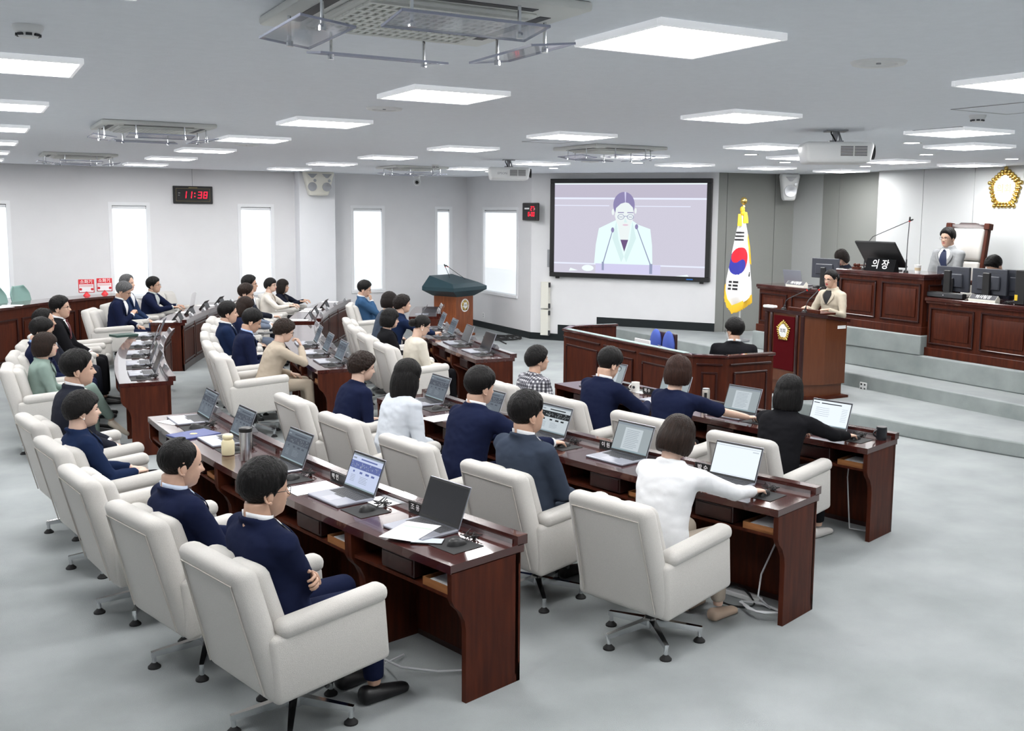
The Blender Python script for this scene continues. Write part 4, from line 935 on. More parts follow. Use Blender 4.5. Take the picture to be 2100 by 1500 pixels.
# portable lectern with teal cover
lp = Vector((8.35, 18.55, 0)); yaw = math.atan2(-.91, .42)+R_(3)
t = thing('lectern', 'orange wood lectern with a dark teal cover and round emblem', 'lectern', lp, yaw)
MB().box(-.28, .28, -.28, .28, 0, .86, bev=.01).build('body', WOODO, t)
MB().box(-.31, .31, -.31, .31, 0, .05, bev=.006).build('base', WOODO, t)
b = MB(); lo = [(.30, .28), (.30, -.28), (-.30, -.28), (-.30, .28)]; hi = [(.42, .54), (.42, -.54), (-.36, -.54), (-.36, .54)]
vs = [(x, y, .80) for x, y in lo]+[(x, y, .92) for x, y in hi]+[(x, y, .99) for x, y in hi]+[(.30, .42, 1.06), (.30, -.42, 1.06), (-.32, -.36, 1.20), (-.32, .36, 1.20)]
fs = [(3, 2, 1, 0)]+[(i+4*k, (i+1) % 4+4*k, (i+1) % 4+4*k+4, i+4*k+4) for k in range(3) for i in range(4)]+[(12, 13, 14, 15)]
b.add(vs, [f[::-1] for f in fs]); b.build('cover', TEALC, t, 15)
MM = Matrix.Translation((.282, 0, .62)) @ Matrix.Rotation(R_(90), 4, 'Z')
e = MB().lathe([(.001, 0), (.13, 0), (.13, .006), (.001, .006)], 32, M=MM @ Matrix.Rotation(R_(90), 4, 'X')).build('emblem', WHITEP, t)
b = MB()
for i in range(5):
    th = R_(90+72*i); b.ell((.075*math.cos(th), -.008, .075*math.sin(th)), (.038, .008, .038), 12, 6, M=MM)
for i in range(20): th = R_(18*i); b.ell((.092*math.cos(th), -.008, .092*math.sin(th)), (.014, .006, .014), 8, 5, M=MM)
b.build('emblem_petals', GOLD, e); MB().lathe([(.001, .0), (.06, 0), (.06, .016), (.001, .016)], 24, M=MM @ Matrix.Rotation(R_(90), 4, 'X')).build('emblem_disc', WHITEP, e)
text('의회', .045, INK, e, MM @ Matrix.Translation((0, -.018, 0)) @ Matrix.Rotation(R_(90), 4, 'X'))
ML = TM(lp, yaw)
for (q0, q1, q2, lab) in (((925, 585), (922, 568), (913, 547), 'short gooseneck microphone on the teal covered lectern'), ((958, 583), (955, 573), (918, 547), 'long slanting gooseneck microphone on the teal covered lectern')):
    Y = 18.62; a = ony(*q0, Y); bb = ony(*q1, Y); c = ony(*q2, Y); mic(lab, a, bb, c)
# coiled cable on the floor beside it
b = MB()
c0 = at(1030, 694, .012)
pts = [(c0.x+(.22+.05*math.sin(i*.37))*math.cos(i*.33)+.12*math.sin(i*.05), c0.y+(.34+.06*math.cos(i*.23))*math.sin(i*.33), .014+.012*(i % 7)/3) for i in range(110)]
pts += [(c0.x-.2-.02*i, c0.y-.25-.09*i, .012) for i in range(7)]
b.tube(pts, .012, 6).build('coiled_cable', BLACKR, label='black cable lying in a coil on the carpet by the wall', cat='cable')

# ================================================================ FLAG
fp = at(1514, 700, .35)
vx = Vector((RT[0], RT[1], 0)).normalized(); vn = Vector((FW[0], FW[1], 0)).normalized()
t = thing('national_flag', 'white flag with red and blue circle and gold fringe on a pole', 'flag', fp)
def fz(x, y):                                                  # zoomed-photo point -> local flag coordinates (across, up)
    P = onpl(1440+x/5.356, 400+y/5.356, fp, vn)-fp; return P.dot(vx), P.z
def FP(a, d, z): return vx*a+vn*d+Vector((0, 0, z))
a_top, z_top = fz(458, 80); a_hd, z_hd = fz(450, 200)
MB().lathe([(.001, 0), (.19, 0), (.19, .03), (.08, .05), (.03, .09), (.001, .09)], 24).build('base', GREYM, t)
MB().tube([FP(.02, .05, .05), FP(a_hd, .02, z_hd+.15), FP(a_top, .0, z_top)], .014, 10).build('pole', WHITEP, t)
MB().ell(FP(a_top, 0, z_top+.02), (.058, .058, .065), 18, 12).lathe([(.03, 0), (.02, .03), (.001, .03)], 12, M=Matrix.Translation(FP(a_top, 0, z_top-.08))).build('finial', GOLD, t)
Lf = [(425, 225), (388, 350), (352, 520), (305, 750), (268, 930), (258, 1060), (275, 1150), (322, 1225)]
Rf = [(446, 215), (480, 300), (505, 440), (520, 620), (533, 840), (545, 960), (549, 1060), (548, 1112)]
def interp(L, s):
    k = s*(len(L)-1); i = min(int(k), len(L)-2); f = k-i; return (L[i][0]*(1-f)+L[i+1][0]*f, L[i][1]*(1-f)+L[i+1][1]*f)
nu, nv = 110, 200; vs = []; fs = []; ms = []; zp = []
for j in range(nv+1):
    l = interp(Lf, j/nv); r = interp(Rf, j/nv)
    for i in range(nu+1):
        u = i/nu; x = l[0]*(1-u)+r[0]*u; y = l[1]*(1-u)+r[1]*u
        A, Z = fz(x, y); D = .05*math.sin(u*7.5+.6)*(.25+j/nv)-.09*math.sin(math.pi*u)*(.3+.7*j/nv)
        vs.append(FP(A, D, Z)); zp.append((x, y))
def flag_col(x, y):
    dx, dy = x-395, y-725; ca, sa = math.cos(R_(12)), math.sin(R_(12))
    X = (dx*ca+dy*sa)/96; Y = (-dx*sa+dy*ca)/150
    X, Y = (dx*.98+dy*.20)/97, (dy)/150
    if X*X+Y*Y < 1:
        X, Y = X*math.cos(R_(48))+Y*math.sin(R_(48)), -X*math.sin(R_(48))+Y*math.cos(R_(48))
        # swirl: boundary along the horizontal with two half lobes
        if (X+.5)**2+(Y-.0)**2 < .25: return 1
        if (X-.5)**2+(Y-.0)**2 < .25: return 2
        return 1 if Y < 0 else 2
    for (x0, x1, y0, y1) in ((374, 456, 404, 425), (366, 453, 443, 464), (358, 448, 482, 503)):
        if x0 < x < x1 and y0 < y < y1: return 3
    for (y0, k) in ((944, 0), (982, 6), (1020, 12)):
        if y0 < y < y0+23 and (295-k < x < 326-k*.8 or 337-k*.7 < x < 386-k*.7): return 3
    if 508 < x < 526 and 845 < y < 900 and abs((x-516)-(890-y)*.25) < 9: return 3
    return 0
W1 = nu+1
for j in range(nv):
    for i in range(nu):
        q = [j*W1+i, j*W1+i+1, (j+1)*W1+i+1, (j+1)*W1+i]; fs.append(q)
        x = sum(zp[k][0] for k in q)/4; y = sum(zp[k][1] for k in q)/4; ms.append(flag_col(x, y))
b = MB(); b.v = vs; b.f = fs; b.m = ms
o = b.build('cloth', [WHITEF, FLAGR, FLAGB, INK], t, 80)
sd_ = o.modifiers.new('s', 'SOLIDIFY'); sd_.thickness = .004
b = MB(); rnd = random.Random(3)
for i in range(70):                                            # fringe threads along the lower edge and sides
    u = i/69; x = 258+(549-258)*u
    if u < .22: px_, py_ = interp([(258, 1060), (275, 1150), (322, 1225)], u/.22); tx, ty = px_-10+u*30, py_+75
    else: px_, py_ = interp([(322, 1225), (430, 1165), (548, 1112)], (u-.22)/.78); tx, ty = px_+2-(1-u)*8, py_+78
    A0, Z0 = fz(px_, py_-12); A1, Z1 = fz(tx+rnd.uniform(-4, 4), ty+rnd.uniform(-4, 6)); D = .05*math.sin(u*7.5+.6)*1.2-.09*math.sin(math.pi*u)
    b.tube([FP(A0, D-.006, Z0), FP((A0+A1)/2, D-.012, (Z0+Z1)/2), FP(A1, D-.01, Z1)], [.008, .010, .009], 5)
for s_, pts in ((0, [(258, 1060), (262, 980)]), (1, [(495, 420), (515, 560), (528, 740)])):
    for i in range(24):
        q = interp(pts, i/23); A0, Z0 = fz(q[0]-4, q[1]); A1, Z1 = fz(q[0]+(14 if s_ else -9), q[1]+24); b.tube([FP(A0, .02, Z0), FP(A1, .03, Z1)], .007, 5)
tag(b.build('fringe', GOLDF, t), kind='stuff')
b = MB()
for (q, w, h) in (((405, 250), 16, 90), ((470, 230), 20, 80)):
    for i in range(9):
        A0, Z0 = fz(q[0]+(i-4)*w*.12, q[1]-40); A1, Z1 = fz(q[0]+(i-4)*w*.26, q[1]+h); b.tube([FP(A0, -.05, Z0), FP((A0+A1)/2, -.07, (Z0+Z1)/2), FP(A1, -.06, Z1)], [.012, .016, .015], 6)
for q in ((440, 160), (446, 200)): A0, Z0 = fz(*q); b.ell(FP(A0, -.02, Z0), (.04, .04, .05), 10, 8)
b.build('tassel', GOLDF, t)

# ================================================================ STENOGRAPHERS' PEN
ZP = 1.0
pen = [(7.43, 11.33), (6.79, 11.39), (6.50, 11.10), (6.53, 10.15), (6.48, 9.40), (6.53, 8.44), (6.80, 8.22), (7.42, 8.20)]
pen = [(7.43, 11.30), (6.79, 11.36), (6.515, 11.08), (6.50, 10.15), (6.50, 9.40), (6.53, 8.44), (6.80, 8.22), (7.42, 8.20)]
t = thing('stenographer_desk', 'dark panelled mahogany enclosure standing in front of the lectern', 'desk')
for i in range(len(pen)-1):
    a, c = Vector((*pen[i], 0)), Vector((*pen[i+1], 0)); u = (c-a); L = u.length; u.normalize(); n = Vector((u.y, -u.x, 0))   # inward
    n = -n if (Vector((7.2, 9.75, 0))-a).dot(n) < 0 else n
    M = basis(a, u, n, Vector((0, 0, 1)))
    w = MB().box(0, L, 0, .04, 0, ZP-.03, M=M).build('wall_board', WOODD if False else WOOD, t)
    MB().box(-.02, L+.02, -.02, .06, ZP-.03, ZP, bev=.006, M=M).build('cap_rail', WOODT, w)
    if L > .3:
        m0 = .07
        pn = MB().box(m0+.04, L-m0-.04, -.014, 0, .18, ZP-.20, bev=.005, M=M).build('raised_panel', WOOD, w)
        b = MB()
        for (x0, x1, z0, z1) in ((m0-.03, L-m0+.03, ZP-.11, ZP-.09), (m0+.02, L-m0-.02, ZP-.20, ZP-.18), (m0+.02, m0+.04, .18, ZP-.2), (L-m0-.04, L-m0-.02, .18, ZP-.2), (m0+.02, L-m0-.02, .16, .18)): b.box(x0, x1, -.022, 0, z0, z1, bev=.004, M=M)
        b.build('molding', WOODD, w)
MB().prism([(6.56, 8.48), (6.82, 8.27), (7.15, 8.27), (7.1, 8.6), (7.05, 11.0), (7.1, 11.28), (6.82, 11.28), (6.56, 11.05)], .70, .73).build('worktop', WOODT, t)
MB().box(6.50, 6.57, 8.55, 11.0, ZP, ZP+.006).build('glass_strip', mat('glass_green', (.55, .72, .68), .1, trans=.3), t)
p = at(1412, 727, .86)
M = Matrix.Translation((6.86, p.y, .7305)) @ Matrix.Rotation(R_(90-14), 4, 'Z'); laptop(M, 'web', 'open laptop inside the dark panelled enclosure', 110)
p = at(1390, 714, .8); o = MB().box(-.01, .01, -.16, .16, 0, .20, bev=.004).build('document_board', WHITEP, loc=(7.12, p.y+.05, .731 if False else .73), label='white board standing upright behind the laptop in the enclosure', cat='board')
p = at(1310, 695, .9)
t = thing('office_chair', 'empty office chair with two blue back cushions inside the enclosure', 'chair', (7.55, p.y+.25, 0), R_(180))
MB().box(-.30, -.26, -.26, .26, .55, .93, bev=.018, seg=2).build('back_shell', WOODD, t)
for s in (-1, 1): MB().ell((-.24, s*.14, .76), (.06, .115, .20), 16, 12).build('back_cushion', BLUEC, t)
MB().box(-.25, .25, -.25, .25, .42, .50, bev=.03, seg=2).build('seat', BLUEC, t); MB().tube([(0, 0, .08), (0, 0, .42)], .03, 10).build('column', BLACK, t); MB().tube([(-.1, 0, .40), (-.30, 0, .44), (-.30, 0, .60)], .02, 8).build('back_support', BLACK, t)
for k in range(5):
    M = Matrix.Rotation(2*math.pi*k/5, 4, 'Z'); MB().add([(.02, -.025, .04), (.28, -.015, .0), (.28, .015, .0), (.02, .025, .04), (.02, -.025, .10), (.28, -.015, .05), (.28, .015, .05), (.02, .025, .10)], BOXF, M=M).build('leg', BLACK, t)

# ================================================================ BACK ROW COUNTER AND GREEN CHAIRS
KP = [Vector(p) for p in ((-1.75, 13.6, 0), (-1.05, 14.9, 0), (-.3, 16.1, 0), (.42, 17.2, 0), (1.10, 18.07, 0), (1.75, 18.70, 0), (2.45, 19.12, 0))]
def kcurve(s):                                                 # smooth curve through the counter's front edge
    k = s*(len(KP)-1); i = min(int(k), len(KP)-2); f = k-i; g = lambda j: KP[max(0, min(len(KP)-1, j))]
    p0, p1, p2, p3 = g(i-1), g(i), g(i+1), g(i+2)
    p = .5*((2*p1)+(p2-p0)*f+(2*p0-5*p1+4*p2-p3)*f*f+(3*p1-p0-3*p2+p3)*f**3); d = .5*((p2-p0)+2*(2*p0-5*p1+4*p2-p3)*f+3*(3*p1-p0-3*p2+p3)*f*f); d.normalize()
    return p, Vector((-d.y, d.x, 0))
t = thing('curved_counter', 'long curved mahogany counter behind the seats near the back wall', 'counter')
def arcs(mb, o0, o1, a0, a1, z0, z1, n=30):
    A = np.linspace(a0, a1, n+1); P = []
    for a in A: p, w = kcurve(a); P.append((p+w*o0))
    for a in A[::-1]: p, w = kcurve(a); P.append((p+w*o1))
    return mb.prism([(p.x, p.y) for p in P][::-1], z0, z1)
b = MB(); arcs(b, .03, .09, 0, 1, .08, .91); b.build('front', WOOD, t)
b = MB(); arcs(b, .015, .11, 0, 1, 0, .10); b.build('plinth', WOODD, t)
b = MB(); arcs(b, 0, .50, 0, 1, .91, .95); b.build('countertop', WOODT, t)
NP = 9; w = 1/NP
for i in range(NP):
    a, c = i*w+.008, (i+1)*w-.008
    b = MB(); arcs(b, .018, .03, a+.008, c-.008, .18, .70, 6); pn = b.build('raised_panel', WOOD, t)
    b = MB()
    for (d, e, z0, z1) in ((a, c, .74, .76), (a, c, .13, .15), (a, a+.003, .15, .74), (c-.003, c, .15, .74)): arcs(b, .010, .03, d, e, z0, z1, 6)
    b.build('molding', WOODD, pn)
b = MB(); arcs(b, .52, 2.2, .1, .8, 0, .28, 12); b.build('rear_platform', CARPET, kind='structure')
def shell_chair():
    t = thing('shell_chair', '', 'chair')
    def back(u, v): y = (u-.5)*.46*(1-.25*max(0, v-.7)/.3*abs(2*u-1)); return (-.22-.10*v+.06*(2*u-1)**2, y*(1 if v < .75 else math.sqrt(max(.05, 1-((v-.75)/.27)**2*.55))), .46+.43*v)
    o = MB().grid(back, 28, 20).build('back_shell', GREENC, t, 70); m = o.modifiers.new('s', 'SOLIDIFY'); m.thickness = .018
    MB().box(-.22, .24, -.23, .23, .42, .455, bev=.015, seg=2).build('seat', GREENC, t)
    for sx in (-1, 1):
        for sy in (-1, 1): MB().tube([(sx*.17, sy*.19, .42), (sx*.22, sy*.22, 0)], .012, 8).build('leg', CHROME, t)
    return t
gc = shell_chair(); used = []
for q, lab in (((37, 612), 'green shell chair behind the counter by the paper sheets'), ((-12, 618), 'green shell chair half hidden behind the counter')):
    p = at(q[0], q[1], .97); place(gc, used, (p.x+.22, p.y-.18, .28), R_(-38), lab, 'green shell chairs')
for q, lab in (((178, 592), 'red and white fire extinguisher sign, standing clear of the window'), ((215, 590), 'red and white fire extinguisher sign, standing beside the window')):
    p = at(q[0], 606.5 if q[0] < 200 else 603.5, .951)
    t = thing('extinguisher_sign', lab, 'sign', (p.x, p.y, .9505), R_(-90-8), 'fire extinguisher signs')
    M = Matrix.Rotation(R_(0), 4, 'Z')
    MB().lathe([(.001, 0), (.06, 0), (.05, .015), (.02, .05), (.02, .07), (.001, .07)], 16).build('stand', RED, t)
    MB().box(-.012, .012, -.125, .125, .05, .28, bev=.008, seg=2).build('board', RED, t)
    MB().box(.011, .0145, -.112, .112, .062, .195, bev=.002).build('notice', PAPER, t)
    text('소화기', .072, WHITEI, t, Matrix.Translation((.0135, 0, .235)) @ Matrix.Rotation(R_(90), 4, 'Z') @ Matrix.Rotation(R_(90), 4, 'X'))
    b = MB()
    for i in range(3): b.box(.0145, .0152, -.10, .10, .155+i*.011, .159+i*.011)
    for y in (-.09, .09): b.lathe([(.001, 0), (.022, 0), (.022, .001)], 12, M=Matrix.Translation((.0145, y, .11)) @ Matrix.Rotation(R_(90), 4, 'Y'))
    b.build('print', RED, t)

# ================================================================ SMALL THINGS ON THE DESKS
def sheet(q, w, h, rz, lab, z=.7415, n=1, group=None, curl=0):
    p = at(q[0], q[1], z); b = MB(); th = .0012*n
    fn = (lambda v: (v.x, v.y, v.z+curl*max(0, v.x/(w/2))**2)) if curl else None
    if curl: b.grid(lambda u, v: ((u-.5)*w, (v-.5)*h, .001+curl*max(0, (u-.5)*2)**2), 8, 6)
    else: b.box(-w/2, w/2, -h/2, h/2, 0, th)
    o = b.build('paper_sheet', PAPER, loc=(p.x, p.y, z), rotz=rz, label=lab, cat='paper', group=group or 'paper sheets on the desks')
    return o
def printed(o, w, h, rows=7, m=None):
    b = MB()
    for i in range(rows): y = h*.38-i*h*.76/rows; b.box(-w*.38, w*(.38-.2*random.random()), y, y+.0025, .0013, .0016)
    b.build('print', m or mat('grey_print', (.50, .52, .55), .8), o)
o = sheet((842, 1090), .21, .297, R_(-52), 'white printed sheet lying over the dark laptop keyboard', .7585); printed(o, .21, .297)
MB().box(-.08, .09, .06, .075, .0014, .0017).build('green_bar', mat('green_bar', (.42, .60, .45), .8), o)
sheet((640, 1002), .30, .21, R_(10), 'white sheet lying between the dim and bluish laptops', n=2)
o = sheet((372, 863), .297, .21, R_(25), 'curled white printed sheet at the far end of the desk row', n=1); printed(o, .297, .21)
sheet((805, 1025), .297, .21, R_(10), 'white sheets behind the bluish laptop', n=2)
sheet((905, 858), .297, .21, R_(12), 'white sheets on the desk of the woman in a sheer white blouse', n=3)
sheet((1325, 802), .297, .21, R_(5), 'papers behind the white mug', n=2)
for i, (q, key) in enumerate((((346, 642), ('3F', 0)), ((372, 634), ('3F', 1)), ((602, 633), ('2F', 2)), ((585, 640), ('2F', 1)), ((575, 648), ('2F', 0)), ((665, 617), ('2F', 3)), ((445, 614), ('3F', 3)))):
    P_ = seat_M(key) @ Vector((.17, .27 if i % 2 else -.27, .7409))
    MB().box(-.148, .148, -.105, .105, 0, .005).build('paper_sheet', PAPER, loc=P_, rotz=-R_(SEATS[key][1])+.1*((i % 3)-1), label='white papers on the desk before '+who(key), cat='paper', group='paper sheets on the desks')
for i, q in enumerate(((6, 630), (25, 627))): sheet(q, .21, .297, .4+i, ['loose white paper on the curved counter before the half hidden chair', 'loose white paper on the curved counter before the fuller green chair'][i], .9505, 2, 'papers on the counter')
def blockbook(q, w, h, th, rz, m, lab, z=.7405):
    p = at(q[0], q[1], z)
    o = MB().box(-w/2, w/2, -h/2, h/2, 0, th, bev=.002).build('folder', m, loc=(p.x, p.y, z), rotz=rz, label=lab, cat='folder'); return o
NB = mat('folder_blue', (.05, .07, .22), .5)
o = blockbook((397, 893), .24, .32, .012, R_(-70), NB, 'dark blue folder with a gold crest beside the steel tumbler')
MB().lathe([(.001, .0121), (.028, .0121), (.028, .0126)], 16).build('crest', GOLD, o)
blockbook((1376, 806), .22, .30, .02, R_(-60), NB, 'blue booklet lying beside the white mug')
blockbook((254, 690), .22, .30, .03, R_(-70), mat('folder_green', (.03, .07, .06), .5), 'dark green folder stack on the desk at the empty place')
for i in range(4): blockbook((552, 684), .17, .24, .012, R_(-70), BLACK if i % 2 else PAPER, ['lowest white booklet', 'second black booklet', 'third white booklet', 'topmost black booklet'][i]+' of the small stack beside the woman in beige', .7405+.0125*i)
p = at(877, 1112, .742); t = thing('smartphone', 'phone with a lit white page beside the dark laptop', 'phone', (p.x, p.y, .7409), R_(-35))
MB().box(-.085, .085, -.041, .041, 0, .009, bev=.004, seg=2).build('case', BLACK, t); MB().box(-.08, .08, -.037, .037, .009, .0095).build('screen', SC['white'], t)
p = at(1462, 849, .742); o = MB().box(-.075, .075, -.037, .037, 0, .009, bev=.004).build('smartphone', WHITEP, loc=(p.x, p.y, .7409), rotz=R_(-20), label='white phone beside the laptop of the woman in short navy sleeves', cat='phone')
p = at(1496, 853, .745); MB().tube([(-.07, 0, .004), (.06, 0, .004), (.075, 0, .004)], [.0038, .0038, .001], 6).build('pencil', mat('pencil', (.6, .22, .03), .4), loc=(p.x, p.y, .7409), rotz=R_(-30), label='orange pencil before the laptop of the woman in short navy sleeves', cat='pencil')
p = at(468, 932, .745); t = thing('bottle', 'cream bottle with a rounded cap on the desk', 'bottle', (p.x, p.y, .7437))
CB = mat('cream_bottle', (.78, .70, .46), .3)
MB().lathe([(.001, 0), (.042, 0), (.045, .01), (.045, .085), (.036, .105), (.001, .105)], 22).build('bottle_body', CB, t, 50); MB().lathe([(.030, .105), (.032, .112), (.038, .118), (.038, .135), (.03, .145), (.001, .148)], 22).build('cap', CB, t, 50)
p = at(505, 943, .745); t = thing('tumbler', 'tall steel tumbler with a black lid on the desk', 'tumbler', (p.x, p.y, .7409))
MB().lathe([(.001, 0), (.033, 0), (.036, .01), (.044, .20), (.001, .20)], 24).build('tumbler_body', STEEL, t, 50); MB().lathe([(.044, .20), (.045, .205), (.045, .225), (.035, .23), (.001, .23)], 24).build('lid', BLACK, t)
p = at(1447, 838, .745); t = thing('tumbler', 'slim steel tumbler with a dark window stripe on the desk', 'tumbler', (p.x, p.y, .7409))
MB().lathe([(.001, 0), (.033, 0), (.034, .01), (.034, .165), (.03, .175), (.001, .175)], 24).build('tumbler_body', mat('champagne_steel', (.62, .58, .52), .3, .9), t, 50); MB().box(-.036, -.030, -.012, .012, .02, .15, bev=.002, M=Matrix.Rotation(R_(45), 4, 'Z')).build('stripe', BLACK, t)
MB().lathe([(.031, .172), (.031, .184), (.001, .186)], 20).build('lid', STEEL, t)
def mug(q, m, lab, hd, s=1):
    p = at(q[0], q[1], .745); t = thing('mug', lab, 'mug', (p.x, p.y, .7409))
    MB().lathe([(.001, 0), (.038*s, 0), (.041*s, .006), (.041*s, .095*s), (.038*s, .095*s), (.037*s, .012), (.001, .012)], 24).build('mug_body', m, t, 50)
    MB().tube([Matrix.Rotation(hd, 3, 'Z') @ Vector((.038*s+.03*s*math.sin(k*math.pi/8), 0, .08*s-.06*s*k/8)) for k in range(9)], .006*s, 8).build('handle', m, t); return t
t = mug((1303, 803), mat('mug_white', (.80, .79, .75), .25), 'white mug with a small round logo beside the stooping man', math.pi-.2)
MB().lathe([(.001, 0), (.014, 0), (.014, .001), (.001, .001)], 14, M=Matrix.Rotation(math.pi+.55, 4, 'Z') @ Matrix.Translation((.0412, 0, .05)) @ Matrix.Rotation(R_(90), 4, 'Y')).build('logo', DKGREY, t)
t = mug((1807, 901), mat('mug_black', (.012, .014, .018), .3), 'black mug at the end of the desk row', math.pi-.3)
MB().lathe([(.039, .094), (.04, .102), (.001, .104)], 20).build('lid', BLACK, t)
# clear stand on the far desk
S = seat_M(('1F', 0)) @ LT(.20, -.05)
t = thing('acrylic_stand', 'clear acrylic stand on the desk before '+who(('1F', 0)), 'stand'); t.matrix_world = S
MB().box(-.13, .13, -.002, .002, 0, .18, M=Matrix.Rotation(R_(-35), 4, 'X')).box(-.13, .13, -.10, .12, 0, .003).build('clear_panel', ACRYL, t); MB().tube([(-.13, 0, .0), (-.13, .105, .15)], .004, 6).tube([(.13, 0, .0), (.13, .105, .15)], .004, 6).build('frame', DKGREY, t)
# cables under the desks
def floor_cable(key, lab, m, pts, r=.006):
    o = MB().tube(pts, r, 6).build('power_cable', m, label=lab, cat='cable', group='cables under the desks'); o.matrix_world = seat_M(key)
WC = mat('white_cable', (.62, .63, .65), .5)
def arcpts(x, y, n=40, s=1, seed=0): return [(x+s*(.10*math.cos(i*.42+seed)+.02*math.sin(i*1.3)), y+s*(.14*math.sin(i*.42+seed)), .012+.05*abs(math.sin(i*.21+seed))) for i in range(n)]
floor_cable(('2N', 4), 'looped white cable under the desk of the woman in a white jacket', WC, [(.42, -.22, .55), (.34, -.24, .40), (.26, -.20, .22), (.20, -.22, .10)]+arcpts(.18, -.26, 44))
floor_cable(('2N', 4), 'black cable on the carpet under the white jacket woman\'s desk', BLACKR, [(.40, .05, .05)]+arcpts(.22, -.02, 30, 1.1, 2), .005)
floor_cable(('3N', 4), 'white cable hanging under the desk of the man with crossed arms', WC, [(.40, -.25, .60), (.36, -.27, .40), (.34, -.26, .2), (.36, -.22, .02), (.20, -.10, .02), (.05, .02, .05), (-.02, .08, .10), (.03, .15, .03), (.2, .2, .015)])
floor_cable(('1N', 3), 'white cable hanging under the desk of the woman in black', WC, [(.40, -.1, .60), (.34, -.12, .40), (.30, -.16, .2), (.26, -.2, .02), (.3, -.3, .015), (.36, -.36, .015)])
o = MB().box(-.03, .03, -.16, .16, 0, .035, bev=.006).build('power_strip', WHITEP, label='white power strip on the carpet under the white jacket woman\'s desk', cat='power strip'); o.matrix_world = seat_M(('2N', 4)) @ Matrix.Translation((.33, .0, .0))
# ================================================================ PEOPLE
SKIN = [mat('skin_a', (.60, .385, .285), .5, noise_s=30, noise_v=.08), mat('skin_b', (.54, .335, .24), .5, noise_s=30, noise_v=.08), mat('skin_c', (.66, .45, .35), .48, noise_s=30, noise_v=.06)]
LIPM = mat('lips', (.46, .17, .15), .45); LIPF = mat('lips_red', (.50, .08, .09), .4); EYEW = mat('eye_white', (.75, .73, .70), .25); IRIS = mat('iris', (.012, .008, .006), .15)
def hair_mat(c):
    return mat('hair_%02d%02d' % (int(c[0]*1000), int(c[2]*1000)), tuple(x*.8 for x in c), .5, noise_s=110, noise_v=.6, stretch=(1, 1, .08), bump=.9, bump_s=150, spec=.22)
def cloth(c, kind='suit'):
    return mat('cloth_%s_%d_%d_%d' % (kind, c[0]*1000, c[1]*1000, c[2]*1000), c, .92, spec=.08, noise_s=700, noise_v=.12, bump=.45 if kind != 'blouse' else .6, bump_s=11)
def plaid(c):
    m = mat('cloth_plaid', c, .9); nt = m.node_tree; b = nt.nodes['Principled BSDF']; tc = nt.nodes.new('ShaderNodeTexCoord'); prev = None
    for ax, sc in (('X', 11), ('Y', 11), ('Z', 10)):
        w = nt.nodes.new('ShaderNodeTexWave'); w.bands_direction = ax; w.inputs['Scale'].default_value = sc; nt.links.new(tc.outputs['Object'], w.inputs['Vector'])
        r = nt.nodes.new('ShaderNodeValToRGB'); r.color_ramp.interpolation = 'CONSTANT'; r.color_ramp.elements[0].color = (.35, .35, .38, 1); r.color_ramp.elements[1].position = .55; r.color_ramp.elements[1].color = (1, 1, 1, 1); nt.links.new(w.outputs['Fac'], r.inputs[0])
        if prev is None: prev = r.outputs[0]
        else:
            mx = nt.nodes.new('ShaderNodeMixRGB'); mx.blend_type = 'MULTIPLY'; mx.inputs[0].default_value = 1; nt.links.new(prev, mx.inputs[1]); nt.links.new(r.outputs[0], mx.inputs[2]); prev = mx.outputs[0]
    mx = nt.nodes.new('ShaderNodeMixRGB'); mx.blend_type = 'MULTIPLY'; mx.inputs[0].default_value = 1; mx.inputs[2].default_value = (.72, .72, .74, 1); nt.links.new(prev, mx.inputs[1]); nt.links.new(mx.outputs[0], b.inputs['Base Color']); return m

# ---- head: one star-shaped surface, features as smooth bumps
def _exit(D, c, r):
    d = D/np.array(r); c_ = np.array(c)/np.array(r); A = (d*d).sum(-1); B = (d*c_).sum(-1); Cc = (c_*c_).sum()-1
    return (B+np.sqrt(np.maximum(B*B-A*Cc, 0)))/A
def head_r(D, sex):
    t1 = _exit(D, (-.014, 0, .030), (.097, .0765, .089)); t2 = _exit(D, (.020, 0, -.032), (.069, .058 if sex == 'm' else .054, .088 if sex == 'm' else .082))
    r = (t1**10+t2**10)**.1*.985
    az = np.arctan2(D[..., 1], D[..., 0]); el = np.arcsin(np.clip(D[..., 2], -1, 1)); g = lambda x, s: np.exp(-(x/s)**2); f = np.cos(az) > 0
    k = .9 if sex == 'm' else .75
    r = r+k*.024*g(az, .125)*g(el+.22, .115)*f+k*.011*g(az, .10)*g(el+.02, .16)*f
    r = r+k*.006*(g(az-.17, .07)+g(az+.17, .07))*g(el+.28, .07)*f
    r = r-.0085*(g(az-.33, .17)+g(az+.33, .17))*g(el-.045, .10)*f
    r = r+.0045*g(np.abs(az)-.30, .22)*g(el-.20, .07)*f
    r = r+.0055*g(az, .22)*(g(el+.485, .042)+g(el+.60, .045))*f-.003*g(az, .24)*g(el+.54, .018)*f
    r = r+.009*g(az, .38)*g(el+.86, .16)*f+.003*(g(az-.62, .2)+g(az+.62, .2))*g(el+.25, .18)*f
    return r
def star_dirs(nu, nv):
    th = np.linspace(0, math.pi, nv+1)[1:-1]; ph = np.linspace(-math.pi, math.pi, nu, False)
    T, P = np.meshgrid(th, ph, indexing='ij'); D = np.stack([np.sin(T)*np.cos(P), np.sin(T)*np.sin(P), np.cos(T)], -1)
    return D, P, math.pi/2-T
